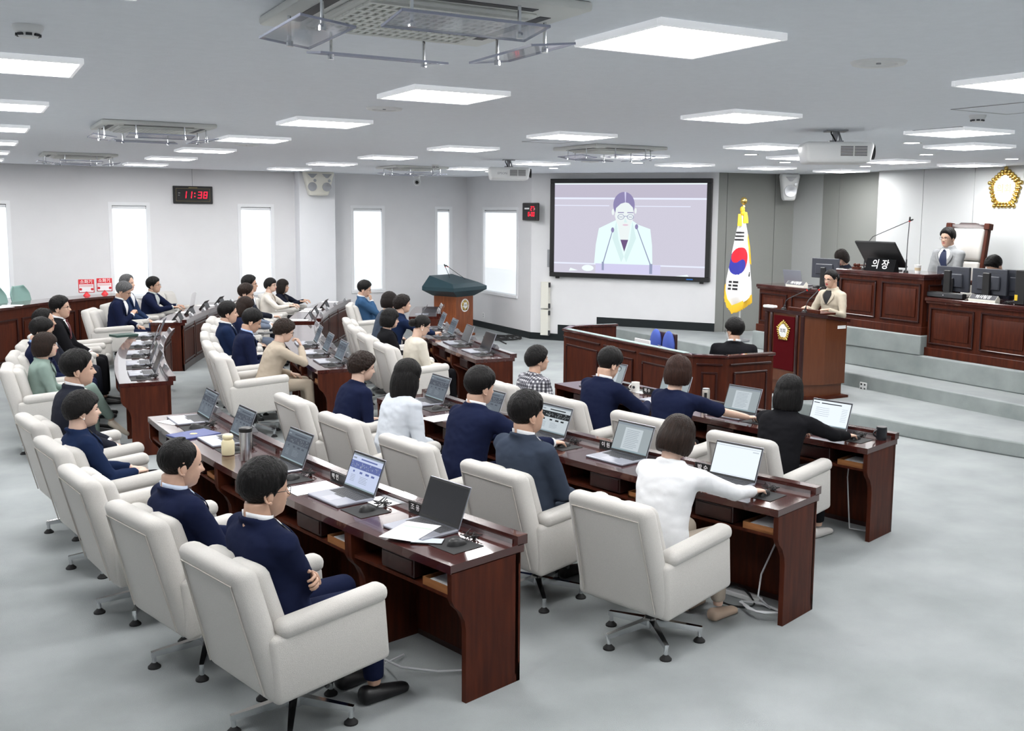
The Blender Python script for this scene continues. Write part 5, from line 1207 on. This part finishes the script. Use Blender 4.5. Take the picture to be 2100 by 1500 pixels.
def star_faces(nu, nv):
    n = nv-1; fs = [(i*nu+j, (i+1)*nu+j, (i+1)*nu+(j+1) % nu, i*nu+(j+1) % nu) for i in range(n-1) for j in range(nu)]
    a = n*nu; fs += [(a, j, (j+1) % nu) for j in range(nu)]+[(a+1, (n-1)*nu+(j+1) % nu, (n-1)*nu+j) for j in range(nu)]; return fs
HU, HV = 84, 60
HD_, HP_, HE_ = star_dirs(HU, HV); HFACES = star_faces(HU, HV); POLES = np.array([[0, 0, 1.0], [0, 0, -1.0]])
def head_mb(sex):
    r = head_r(HD_, sex); V = (HD_*r[..., None]).reshape(-1, 3); pr = head_r(POLES, sex)
    V = np.concatenate([V, POLES*pr[:, None]]); b = MB(); b.v = [Vector(v) for v in V]; b.f = [list(f) for f in HFACES]; b.m = []
    azf, elf = HP_.reshape(-1), HE_.reshape(-1)
    for f in HFACES:
        if max(f) < len(azf):
            a = abs(azf[f[0]]+.02); e = np.mean([elf[k] for k in f]); b.m.append(1 if a < .27*(1-((e+.54)/.12)**2) and abs(e+.54) < .105 else 0)
        else: b.m.append(0)
    for s in (-1, 1):
        az, el = s*.335, .045; d = np.array([math.cos(el)*math.cos(az), math.cos(el)*math.sin(az), math.sin(el)]); rr = float(head_r(d[None], sex)[0])
        c = Vector(d*(rr-.0065)); b.ell(c, (.0095, .0145, .0070), 12, 8, 2); b.ell(c+Vector((.0062, 0, 0)), (.0045, .0058, .0058), 10, 7, 3)
        pts = []
        for k in range(6):
            az = s*(.16+.30*k/5); el = .215+.05*math.sin(k/5*2.4); d = np.array([math.cos(el)*math.cos(az), math.cos(el)*math.sin(az), math.sin(el)]); pts.append(Vector(d*(float(head_r(d[None], sex)[0])+.0006)))
        b.tube(pts, [.002, .0034, .0036, .0034, .0028, .0015], 6, 4)
        # upper lid line
        pts = []
        for k in range(6):
            az = s*(.20+.27*k/5); el = .045+.052*math.sin(math.pi*k/5); d = np.array([math.cos(el)*math.cos(az), math.cos(el)*math.sin(az), math.sin(el)]); pts.append(Vector(d*(float(head_r(d[None], sex)[0])+.0012)))
        b.tube(pts, .0017, 5, 4)
        # ear: rim and bowl
        M = Matrix.Translation((-.012, s*.073, -.012)) @ Matrix.Rotation(s*R_(22), 4, 'Z') @ Matrix.Rotation(R_(-8), 4, 'Y')
        b.ell((0, 0, 0), (.016, .008, .027), 12, 9, 0, M=M)
        b.tube([M @ Vector((-.019*math.cos(R_(a)), s*.008, .003+.030*math.sin(R_(a)))) for a in range(-80, 130, 21)], [.004]+[.0055]*8+[.004], 6, 0); b.ell((.0, s*.002, -.026), (.009, .006, .010), 8, 6, 0, M=M)
    return b
HEAD = {s: head_mb(s) for s in 'mf'}

LINES = dict(
 short=[(0, 44), (25, 42), (42, 34), (58, 18), (72, 4), (82, -16), (92, -6), (103, -14), (116, -36), (150, -50), (180, -54)],
 swept=[(0, 58), (22, 57), (38, 44), (56, 20), (72, 4), (82, -16), (92, -6), (103, -14), (116, -36), (150, -50), (180, -54)],
 bald=[(0, 84), (25, 80), (45, 62), (60, 28), (72, 4), (82, -14), (92, -6), (103, -14), (116, -36), (150, -50), (180, -54)],
 pixie=[(0, 30), (30, 30), (50, 22), (64, 0), (78, -20), (92, -12), (110, -26), (140, -42), (180, -50)],
 perm=[(0, 34), (30, 32), (50, 22), (64, 2), (78, -18), (92, -16), (110, -30), (140, -44), (180, -52)],
 bun=[(0, 46), (30, 42), (50, 30), (66, 10), (80, -6), (92, -4), (110, -20), (150, -36), (180, -42)],
 bobshort=[(0, 22), (34, 20), (48, 2), (58, -30), (72, -48), (110, -56), (180, -60)],
 bob=[(0, 24), (30, 22), (46, 4), (56, -38), (72, -58), (110, -64), (180, -68)],
 long=[(0, 34), (26, 30), (42, 8), (52, -44), (72, -66), (110, -72), (180, -76)])
VOLS = dict(bobshort=((-.016, 0, -.018), (.120, .103, .146)), bob=((-.016, 0, -.045), (.119, .106, .174)), long=((-.028, 0, -.070), (.113, .109, .205)), perm=((-.012, 0, .020), (.128, .108, .122)), pixie=((-.016, 0, .018), (.120, .099, .114)))
def hair_mesh(style, sex, seed, m):
    nu, nv = 96, 66; D, P, E = star_dirs(nu, nv); D = np.concatenate([D.reshape(-1, 3), POLES]); az = np.abs(np.degrees(np.concatenate([P.reshape(-1), [0, math.pi]]))); el = np.degrees(np.concatenate([E.reshape(-1), [math.pi/2, -math.pi/2]]))
    base = head_r(D, sex); L = LINES[style]; line = np.interp(az, [a for a, _ in L], [e for _, e in L])
    nz = np.array([noise.noise(Vector((a*.16+seed*3.1, e*.03, seed))) for a, e in zip(np.degrees(np.concatenate([P.reshape(-1), [0, 0]])), el)])
    nz2 = np.array([noise.noise(Vector(d)*9+Vector((seed, 0, 0))) for d in D])
    line = line+4*nz
    mask = np.clip((el-line+3.5)/7, 0, 1); mask = mask*mask*(3-2*mask)
    top = np.clip((el+10)/80, 0, 1)
    th = {'short': .013+.016*top, 'swept': .012+.014*top, 'bald': .012-.009*np.clip((el-45)/30, 0, 1)*(az < 140), 'bun': .007+.004*top}.get(style, .016+.008*top)
    if style in ('short', 'swept', 'bald', 'pixie', 'perm', 'bun'): th = th*np.where(az > 62, np.clip((el-line)/(48 if sex == 'm' else 30)+.10, .10, 1), np.clip((el-line)/14+.3, .3, 1))
    r = base+th
    if style in VOLS:
        v = _exit(D, *VOLS[style]); r = np.maximum(r, v if style not in ('pixie', 'perm') else base+(v-base)*np.clip((el-line)/20, 0, 1))
        if style in ('bob', 'long', 'bobshort'):
            cut = {'bob': -.125, 'long': -.200, 'bobshort': -.096}[style]
            zz = D[:, 2]*r; r = np.where(zz < cut, np.maximum(cut/np.minimum(D[:, 2], -1e-3), base*.9), r)
    r = r*(1+(.03 if style in ('bob', 'bobshort', 'long') else .018)*nz+(.055 if style == 'perm' else (.022 if style in ('short', 'pixie', 'swept') else .008))*nz2)
    r = np.where(mask > .02, base*.93+(r-base*.93)*mask, base*.93)
    V = D*r[:, None]; b = MB(); b.v = [Vector(v) for v in V]; b.f = [list(f) for f in star_faces(nu, nv)]; b.m = [0]*len(b.f)
    if style == 'bun': b.ell((-.125, 0, -.01), (.045, .05, .048), 18, 12)
    return b.mesh('hair', m, 60)
def glasses_mesh():
    b = MB()
    for s in (-1, 1):
        b.tube([(.092-.010*abs(math.cos(a)), s*.033+.0245*math.cos(a), .004+.0185*math.sin(a)) for a in np.linspace(0, 2*math.pi, 19)], .0016, 5, cap=False)
        b.tube([(.084, s*.057, .008), (.03, s*.076, .008), (-.015, s*.081, .004), (-.03, s*.080, -.012)], .0015, 5)
    b.tube([(.094, -.0085, .006), (.097, 0, .009), (.094, .0085, .006)], .0015, 5); return b.mesh('glasses', mat('glasses_frame', (.02, .018, .018), .3, .5))
GLASSES = glasses_mesh()
def hand_mb(s, curl=25):
    """local: wrist at origin, x to the fingertips, z back of hand, s=+1 left hand (thumb toward -y)"""
    b = MB(); k = -s
    b.tube([(-.03, 0, 0), (0, 0, 0), (.03, k*.003, .001), (.062, k*.002, .002), (.088, 0, .0), (.095, 0, -.001)], [(.021, .018), (.023, .017), (.036, .0155), (.041, .0145), (.038, .012), (.030, .008)], 12)
    for i, (y, ln, r, xo) in enumerate(((.029, .072, .0085, .084), (.010, .080, .0088, .090), (-.009, .074, .0084, .087), (-.027, .058, .0075, .079))):
        p = Vector((xo-.014, k*y, .0)); pts = [p]; a = R_(6+i*2); spread = k*R_(y*140)
        for j, f in enumerate((.46, .30, .24)):
            a += R_(curl*(.45 if j == 0 else .8)); p = p+Vector((math.cos(a)*math.cos(spread), math.sin(spread)*math.cos(a), -math.sin(a)))*ln*f*1.15; pts.append(p)
        b.tube(pts+[pts[-1]+(pts[-1]-pts[-2])*.12], [r*1.06, r, r*.92, r*.78, r*.4], 8)
    b.tube([(.012, k*.018, -.004), (.036, k*.042, -.010), (.060, k*.054, -.017), (.080, k*.056, -.022), (.084, k*.056, -.023)], [.014, .0125, .0105, .009, .004], 8)
    return b
HAND = {(s, c): hand_mb(s, c) for s in (-1, 1) for c in (14, 28, 62)}
SHOE = MB().box(-.09, .18, -.045, .045, 0, .085, bev=.035, seg=3, fn=lambda v: (v.x, v.y*(1-.22*max(0, (v.x-.1)/.08)**2), v.z*(1 if v.x < 0 else 1-.45*min(1, v.x/.14)))).mesh('shoe', BLACK, 60)

TAB_M = [(-.14, .155, .115), (0, .190, .138), (.2, .184, .132), (.4, .178, .126), (.6, .190, .128), (.75, .203, .127), (.85, .206, .117), (.92, .188, .102), (.97, .142, .086), (1.02, .092, .071), (1.06, .070, .063)]
REM = []                                                       # (temp object, slot) queue for one joint remesh
def remesh_obj(mb, vox, sm):
    me = bpy.data.meshes.new('body'); me.from_pydata([tuple(p) for p in mb.v], [], mb.f)
    o = bpy.data.objects.new('body', me); COL.objects.link(o)
    m = o.modifiers.new('r', 'REMESH'); m.mode = 'VOXEL'; m.voxel_size = vox; m.use_smooth_shade = True
    m = o.modifiers.new('s', 'SMOOTH'); m.factor = .5; m.iterations = sm
    return o
def ik(S, W, a, b, pole):
    S, W = Vector(S), Vector(W); d = W-S; L = min(d.length, (a+b)*.998); d.normalize(); W = S+d*L
    x = (a*a-b*b+L*L)/(2*L); h = math.sqrt(max(a*a-x*x, 0)); p = Vector(pole); p = p-d*p.dot(d); p.normalize(); return S+d*x+p*h, W
QUEUE = []
def person(lab, M, hc, spec, pose='sit', seatz=0.0, near=0.016, hip=None, group=None, tgt=None):
    """M: frame of the seat (x = facing); hc: head centre in that frame"""
    f = spec['sex'] == 'f'; k = .93 if f else 1.04; hp, hy = R_(spec.get('hp', 0)), R_(spec.get('hy', 0)); hs = 1.02 if f else 1.11
    hc = Vector(hc)
    off = Vector((.038+.06*math.sin(hp), 0, .152-.02*math.sin(hp)))
    N = hc-off
    if hip is None: hip = Vector((-.07+.62*max(0, hc.x), hc.y, .545+seatz)) if pose == 'sit' else Vector((N.x-.02, N.y, N.z-.50))
    ctrl = hip.lerp(N, .55)+Vector((-.035, 0, 0)); y = Vector((0, 1, 0))
    def spine(t):
        if t > 1: e = (N-ctrl).normalized(); return N+e*(t-1)*(N-hip).length, e
        if t < 0: e = (ctrl-hip).normalized(); return hip+e*t*(N-hip).length, e
        return hip*(1-t)**2+ctrl*2*t*(1-t)+N*t*t, ((ctrl-hip)*(1-t)+(N-ctrl)*t).normalized()
    T = TAB_M
    def loft(t, ang, o=0):
        c, e = spine(t); fw = y.cross(e).normalized(); w = np.interp(t, [a[0] for a in T], [a[1] for a in T])*k; d = np.interp(t, [a[0] for a in T], [a[2] for a in T])*(.94 if f else 1.0)
        ca, sa = math.cos(ang), math.sin(ang); n = 2/2.5
        return c+fw*((d+o)*math.copysign(abs(ca)**n, ca))+y*((w+o)*math.copysign(abs(sa)**n, sa))
    def ringtube(ts, mb, o=0, n=20):
        vs = [loft(t, 2*math.pi*j/n, o) for t in ts for j in range(n)]; K = len(ts)
        mb.add(vs, [(i*n+j, i*n+(j+1) % n, (i+1)*n+(j+1) % n, (i+1)*n+j) for i in range(K-1) for j in range(n)]+[list(range(n))[::-1], list(range((K-1)*n, K*n))])
    body, jac, tro = MB(), MB(), MB()
    kind, tc = spec['top']
    ts = [-.12, -.05, .03, .12, .22, .32, .42, .52, .62, .7, .78, .85, .9, .94, .97, 1.0, 1.03]
    if kind in ('suit', 'jacket', 'plaid'): ts += [1.05, 1.075]
    ringtube(ts, jac)
    if kind in ('suit', 'jacket', 'plaid'):                     # turned collar round the back of the neck
        c, e = spine(1.03); jac.tube([c+Vector((.076*math.cos(R_(a)), (.080*k)*math.sin(R_(a)), .010-.016*math.cos(R_(a)))) for a in range(60, 301, 20)], .015, 8)
    ringtube([-.05, .1, .3, .5, .68, .78], body, -.05); body.tube([spine(.7)[0], spine(.9)[0], N+Vector((-.012, 0, -.02))], [.05*k, .045*k, .05*k], 12)
    if f:
        for s in (-1, 1): jac.ell(loft(.66, s*.55, -.045), (.062, .066, .066), 14, 10)
    neck_top = hc+Matrix.Rotation(hp, 3, 'Y') @ Vector((-.036, 0, -.042))*hs
    body.tube([N+Vector((-.014, 0, -.08)), N+Vector((-.012, 0, 0)), N.lerp(neck_top, .5), neck_top], [.045*k, .064*k, .061*k, .060*k], 16)
    sleeve_end = .30 if kind == 'tee' else .93
    hands = []
    armdef = spec.get('arms', ('lap', 'lap')); UA, FA = .295*(.93 if f else 1), .255*(.93 if f else 1)
    for s, ap in ((1, armdef[0]), (-1, armdef[1])):
        Sc, e = spine(.86); S = Sc+Vector((.012, s*.190*k, .0))
        dx = .60; pole = Vector((-.35, s*.55, -1)); hd = None; curl = 28; roll = 0
        if ap == 'lap': W = Vector((hip.x+.30, hip.y+s*.10, hip.z+.085)); 
        elif ap == 'clasp': W = Vector((hip.x+.27, hip.y+s*.065, hip.z+.10)); hd = Vector((.75, -s*.65, -.1)); curl = 62
        elif ap == 'phone': W = Vector((hip.x+.30, hip.y+s*.07, hip.z+.16)); hd = Vector((.8, -s*.5, .2)); curl = 62
        elif ap == 'mouse': my = spec.get('_my', -.25); W = Vector((dx+.225-.105, my, .785)); S = S+Vector((.05, 0, -.005)); hd = Vector((1, .05, -.12)); pole = Vector((-.2, s*.8, -.7))
        elif ap == 'desk': W = Vector((min(dx+.08, S.x+.40), hip.y+s*.15, .785)); hd = Vector((.9, -s*.45, -.05)); pole = Vector((-.1, s*.8, -.6))
        elif ap == 'fold': W = Vector((dx+.14, hip.y+s*.05, .79)); hd = Vector((.75, -s*.6, .15)); curl = 62; pole = Vector((-.1, s*.8, -.6))
        elif ap == 'cross': W = Vector((N.x+.16+(.05 if s < 0 else 0), -s*.125, N.z-.26+(.03 if s < 0 else 0))); hd = Vector((.25, -s*1, .1)); pole = Vector((.15, s*1, -1.0)); curl = 40
        elif ap == 'chin': W = hc+Vector((.105, -.03*1, -.185)); hd = Vector((-.10, .15, 1)); curl = 62; pole = Vector((.6, s*.6, -1))
        elif ap == 'mouth': W = hc+Vector((.16, s*.045, -.155)); hd = Vector((-.45, -s*.15, 1)); curl = 62; pole = Vector((.5, s*.7, -1))
        elif ap == 'chest': W = Vector((N.x+.20, s*.05, N.z-.20)); hd = Vector((.1, -s*.7, .5)); curl = 62
        elif ap == 'rest': W = Vector((hip.x+.32, hip.y+s*.22, N.z-.26)); hd = Vector((.8, -s*.5, -.1))
        if tgt and tgt.get(s): W = Vector(tgt[s])
        sc = max(1.0, min(1.22, (W-S).length/((UA+FA)*.985))); E, W = ik(S, W, UA*sc, FA*sc, pole)
        r = (.072, .066, .058, .051, .040) if not f else (.062, .056, .050, .044, .035)
        if kind == 'blouse': r = tuple(x*1.06 for x in r)
        jac.ell(S, (r[0]*.99,)*3, 14, 10); jac.tube([N+Vector((-.01, s*.03, -.035)), N.lerp(S, .55)+Vector((-.008, 0, -.012)), S+Vector((0, 0, .004))], [.060*k, .062*k, r[0]*.94], 14)
        pts = [S+Vector((0, -s*.05, -.01)), S, S.lerp(E, .5), E]; rr = [r[0], r[0], r[1], r[2]]
        if kind == 'tee': pts = [S+Vector((0, -s*.05, -.01)), S, S.lerp(E, .45), S.lerp(E, .82)]; rr = [r[0], r[0]*1.02, r[1]*1.1, r[1]*1.12]; jac.tube(pts, rr, 14)
        else: jac.tube(pts+[E.lerp(W, .5), E.lerp(W, sleeve_end)], rr+[r[3], r[4]], 14); jac.ell(E, (r[2]*1.02,)*3, 12, 8)
        b0 = .036*k
        body.tube([S, S.lerp(E, .5), E, E.lerp(W, .35), E.lerp(W, .75), W], [.036*k, .038*k, .037*k, .037*k, .030*k, .0245*k], 12); body.ell(E, (.040*k,)*3, 10, 8)
        d = (hd if hd is not None else (W-E)).normalized(); up = Vector((0, 0, 1)) if abs(d.z) < .8 else Vector((1, 0, 0))
        if ap in ('cross',): up = Vector((1, 0, .4))
        if ap in ('chin', 'mouth'): up = Vector((1, 0, .2))
        ax = up.cross(d).normalized(); upz = d.cross(ax).normalized()
        hands.append((basis(W, d, ax, upz) @ Matrix.Scale(.95*k if f else 1.0, 4), s, 14 if curl <= 14 else (28 if curl <= 28 else 62), E, W, r[4]))
    # legs
    feet = []
    for s in (1, -1):
        Hj = hip+Vector((.0, s*.088*k, -.012))
        if pose == 'sit':
            kn = Vector((hip.x+.43, hip.y+s*.115, hip.z-.005)); an = Vector((hip.x+.46, hip.y+s*.11, seatz+.085))
            if spec.get('crossed') and s < 0: kn = Vector((hip.x+.43, hip.y+.0, hip.z+.10)); an = Vector((hip.x+.62, hip.y+.13, seatz+.27))
            if spec.get('feetx'): an.x += spec['feetx']
        else: kn = Vector((hip.x+.02, hip.y+s*.09, seatz+.46)); an = Vector((hip.x-.01, hip.y+s*.09, seatz+.085))
        tro.tube([Hj+Vector((-.05, 0, 0)), Hj, Hj.lerp(kn, .5), kn], [.080*k, .088*k, .080*k, .066*k], 14); tro.ell(kn, (.066*k,)*3, 12, 8); tro.tube([kn, kn.lerp(an, .45), kn.lerp(an, .93)], [.064*k, .060*k, .050*k], 14)
        body.tube([Hj, kn], [.07*k, .05*k], 10); body.ell(kn, (.05*k,)*3, 10, 8); body.tube([kn, kn.lerp(an, .4), an], [.05*k, .046*k, .034*k], 10)
        feet.append((an, s))
    tro.ell(hip+Vector((-.01, 0, -.01)), (.115, .165*k, .10), 16, 10)
    vox = near
    QUEUE.append(dict(lab=lab, M=M, spec=spec, hc=hc, hs=hs, hp=hp, hy=hy, hands=hands, feet=feet, loft=loft, spine=spine, N=N, k=k, f=f, kind=kind, tc=tc, group=group, pose=pose, seatz=seatz,
                      body=remesh_obj(body, vox, 4), jac=remesh_obj(jac, vox, 9), tro=remesh_obj(tro, vox*1.4, 4)))
def finish_people():
    dg = bpy.context.evaluated_depsgraph_get(); out = []
    for q in QUEUE:
        for n in ('body', 'jac', 'tro'): q['me_'+n] = bpy.data.meshes.new_from_object(q[n].evaluated_get(dg))
    for q in QUEUE:
        for n in ('body', 'jac', 'tro'): me = q[n].data; bpy.data.objects.remove(q[n]); bpy.data.meshes.remove(me)
    for i, q in enumerate(QUEUE):
        sp, M, f, loft = q['spec'], q['M'], q['f'], q['loft']
        skin = SKIN[i % 2 if not f else 2 if i % 3 else 0]; hm = hair_mat(sp['hair'][1])
        me = q['me_body']; nv = len(me.vertices); co = np.empty(nv*3); me.vertices.foreach_get('co', co); b = MB(); b.v = [Vector(c) for c in co.reshape(-1, 3)]; b.f = [list(p.vertices) for p in me.polygons]; b.m = [0]*len(b.f); bpy.data.meshes.remove(me)
        HMx = Matrix.Translation(q['hc']) @ Matrix.Rotation(q['hy'], 4, 'Z') @ Matrix.Rotation(q['hp'], 4, 'Y') @ Matrix.Scale(q['hs'], 4)
        def app(src, X):
            o = len(b.v); b.v += [X @ v for v in src.v]; b.f += [[j+o for j in fc] for fc in src.f]; b.m += src.m
        app(HEAD['f' if f else 'm'], HMx)
        for (X, s, c, E, W, rw) in q['hands']: app(HAND[(s, c)], X)
        p = b.build('person', [skin, LIPF if f else LIPM, EYEW, IRIS, hm], None, 70, label=q['lab'], cat='person', group=q['group']); p.matrix_world = M
        cm = plaid(q['tc']) if q['kind'] == 'plaid' else cloth(q['tc'], q['kind'])
        me = q['me_jac']; nj = len(me.vertices); cj = np.empty(nj*3); me.vertices.foreach_get('co', cj); cj = cj.reshape(-1, 3); nn = np.empty(nj*3); me.vertices.foreach_get('normal', nn); nn = nn.reshape(-1, 3)
        dn = np.array([noise.noise(Vector((c[0]*9, c[1]*9, c[2]*17+i)))*.6+noise.noise(Vector((c[0]*20, c[1]*20+i, c[2]*34)))*.4 for c in cj]); me.vertices.foreach_set('co', (cj+nn*(dn*(.0075 if q['kind'] != 'blouse' else .010))[:, None]).reshape(-1)); me.update()
        me.materials.clear(); me.materials.append(cm); me.name = 'jacket'; jo = obj('jacket' if q['kind'] in ('suit', 'jacket', 'plaid') else 'shirt', me, p)
        me = q['me_tro']; me.materials.clear(); me.materials.append(cloth(sp.get('legs', sp['top'][1] if q['kind'] == 'suit' else BLK))); me.name = 'trousers'; obj('trousers', me, p)
        h = obj('hair', hair_mesh(sp['hair'][0], 'f' if f else 'm', i+1, hm), p); h.matrix_local = HMx
        if sp.get('glasses'): g = obj('glasses', GLASSES, p); g.matrix_local = HMx
        if sp.get('earring'):
            for s in (-1, 1): MB().ell((-.008, s*.079, -.044), (.006, .006, .006), 10, 8).build('earring', WHITEP, p).matrix_local = HMx
        if sp.get('mask'):
            mb = MB()
            def fn(u, v):
                az = (u-.5)*2.3; el = -.16-.78*v+.10*abs(u-.5)*2*(.5-v); d = np.array([math.cos(el)*math.cos(az), math.cos(el)*math.sin(az), math.sin(el)]); return Vector(d*(float(head_r(d[None], 'm')[0])+.006))
            mb.grid(fn, 16, 10); mb.build('face_mask', WHITEP, p, 70).matrix_local = HMx
        # collar, shirt front, tie, lapels
        k = q['k']; sc_ = sp.get('collar', WHT if q['kind'] == 'suit' else sp.get('inner', BLK)); shirt = mat('shirt_%d_%d' % (int(1000*sc_[0]), int(1000*sc_[2])), sc_, .8)
        if q['kind'] in ('suit', 'jacket'):
            def patch(name, m, t0, t1, l, r, o, par, nu=6, nv=8):
                mb = MB(); mb.grid(lambda u, v: loft(t0+(t1-t0)*v, l(v)*(1-u)+r(v)*u, o), nu, nv); ob = mb.build(name, m, par, 70); sd = ob.modifiers.new('s', 'SOLIDIFY'); sd.thickness = .004; return ob
            lo = .52 if q['kind'] == 'suit' else .62
            A = lambda v: (.56 if q['kind'] == 'suit' else .46)*v
            patch('shirt_front', shirt, lo, 1.03, lambda v: -A(v), A, .007, jo)
            for s in (-1, 1): patch('lapel', cm, lo, 1.0, lambda v, s=s: s*(A(v)*.92+.02), lambda v, s=s: s*(A(v)+.10+.30*math.sin(math.pi*min(1, v*1.08))*v), .011, jo, 4, 8)
            if q['kind'] == 'suit':
                c, e = q['spine'](1.035); mb = MB()
                mb.grid(lambda u, v: c+Vector(((.0665+.003*v)*math.cos((u-.5)*5.9), (.0685*k+.003*v)*math.sin((u-.5)*5.9), -.012+.050*v-.018*math.cos((u-.5)*5.9))), 26, 3)
                ob = mb.build('shirt_collar', shirt, jo, 70); sd = ob.modifiers.new('s', 'SOLIDIFY'); sd.thickness = .004
            if sp.get('tie'):
                tm = mat('tie_%d' % int(1000*sum(sp['tie'])), sp['tie'], .6); patch('tie', tm, lo-.02, .99, lambda v: -(.26-.12*v), lambda v: .26-.12*v, .012, jo, 3, 8); c = loft(.995, 0, .016); MB().ell(c, (.014, .020, .018), 10, 8).build('tie_knot', tm, jo)
        if sp.get('cuff') or q['kind'] == 'suit':
            for (X, s, c, E, W, rw) in q['hands']:
                d = (W-E).normalized(); MB().tube([E.lerp(W, .90), E.lerp(W, .975)], [rw*.93, rw*.90], 14).build('shirt_cuff', shirt, jo)
        for (an, s) in q['feet']:
            so = obj('shoe', SHOE, p); cr = sp.get('crossed') and s < 0
            so.matrix_local = Matrix.Translation(an+Vector((.01, 0, -.085))) @ Matrix.Rotation(R_(-4)*s*-1, 4, 'Z') @ (Matrix.Rotation(R_(35), 4, 'Y') if cr else Matrix.Identity(4)) @ Matrix.Scale(.92 if f else 1.04, 4)
            if sp.get('shoes'):
                so.material_slots[0].link = 'OBJECT'; so.material_slots[0].material = mat('shoe_%d' % int(1000*sum(sp['shoes'])), sp['shoes'], .5)
for key, sp in PEOPLE.items():
    r, a = SEATS[key]; Rh, zh = onradial(*sp['head'], a); x = RU[r]+.60-Rh
    if key in LAPS: sp['_my'] = LAPS[key][1]-.33
    M = Matrix.Translation(pol(RU[r]+.60, a)) @ Matrix.Rotation(-R_(a), 4, 'Z')
    dist = (pol(RU[r], a)-camo.location).length
    lab = sp['who']+', seated'+(' at a desk' if key[0][1] == 'N' else ' in a cream armchair')
    person(lab, M, (x, 0, zh), sp, 'sit', near=.0115 if dist < 9 else (.014 if dist < 13 else .018), group='seated council members')
# stage people face the audience (-x)
def face(P, rz): return Matrix.Translation(Vector((P[0], P[1], 0))) @ Matrix.Rotation(rz, 4, 'Z')
P = onx(1703, 573, 9.93)
person('woman in a beige blazer standing and speaking at the lectern', face(P, math.pi), (0, 0, P.z), dict(sex='f', hair=('bun', HB), top=('jacket', (.46, .41, .33)), inner=BLK, arms=('rest', 'rest'), glasses=1, hp=8, hy=8, legs=BLK), 'stand', .165, .012, tgt={1: (.24, .20, 1.24), -1: (.24, -.20, 1.24)})
P = onx(1943, 489, 12.02)
person('man in a pale grey suit with navy tie seated behind the presiding desk', face(P, math.pi), (0, 0, P.z), dict(sex='m', hair=('short', HB), top=('suit', (.29, .30, .31)), tie=(.012, .02, .06), arms=('lap', 'lap'), glasses=1, hp=4, hy=6, legs=(.3, .31, .32)), 'sit', .89, .012)
P = onx(1733, 529, 11.95)
person('dark-haired clerk bowing behind a monitor on the stage', face(P, math.pi), (.08, 0, P.z), dict(sex='f', hair=('bobshort', HD), top=('jacket', CHAR), arms=('lap', 'lap'), hp=38, hy=10), 'sit', .63, .016)
P = onx(2047, 547, 11.95)
person('black-haired clerk bowing behind the row of monitors', face(P, math.pi), (.08, 0, P.z), dict(sex='m', hair=('short', HB), top=('suit', CHAR), arms=('lap', 'lap'), hp=42, hy=-10), 'sit', .63, .016)
P = at(1506, 679, 1.15)
person('man in a black suit and face mask inside the enclosure', face(P, R_(52)), (0, 0, P.z), dict(sex='m', hair=('short', HB), top=('suit', BLK), arms=('lap', 'lap'), glasses=1, mask=1, hp=10, hy=38), 'sit', 0, .014)
# office chairs under the stage people and the man in the enclosure
def task_chair(P, rz, z, lab):
    t = thing('office_chair', lab, 'chair', (P[0], P[1], z), rz)
    MB().box(-.25, .22, -.24, .24, .37, .45, bev=.03, seg=2).build('seat', BLACKR, t); MB().box(-.32, -.25, -.22, .22, .48, .80, bev=.03, seg=2).build('backrest', BLACKR, t); MB().box(-.31, -.27, -.03, .03, .38, .55).build('back_support', BLACK, t); MB().tube([(-.02, 0, .06), (-.02, 0, .37)], .028, 10).build('column', BLACK, t)
    for k in range(5):
        M = Matrix.Translation((-.02, 0, 0)) @ Matrix.Rotation(2*math.pi*k/5, 4, 'Z'); MB().add([(.02, -.025, .04), (.28, -.015, .0), (.28, .015, .0), (.02, .025, .04), (.02, -.025, .09), (.28, -.015, .045), (.28, .015, .045), (.02, .025, .09)], BOXF, M=M).build('leg', BLACK, t)
task_chair(at(1506, 679, 1.15), R_(52), 0, 'black office chair under the man in a face mask')
for q, lab in (((1733, 529), 'black office chair under the clerk bowing behind a monitor'), ((2047, 547), 'black office chair under the clerk behind the monitor row')): task_chair(onx(*q, 11.97), math.pi, .63, lab)
# sheet held up by a far member
S = seat_M(('3F', 2)); o = MB().grid(lambda u, v: ((u-.5)*.02+.05*v, (u-.5)*.21, .26*v+.03*math.sin(u*3)), 8, 8).build('paper_sheet', PAPER, label='white sheet of paper held upright over the far desk', cat='paper'); o.matrix_world = S @ Matrix.Translation((.10, -.02, .7415))
finish_people()
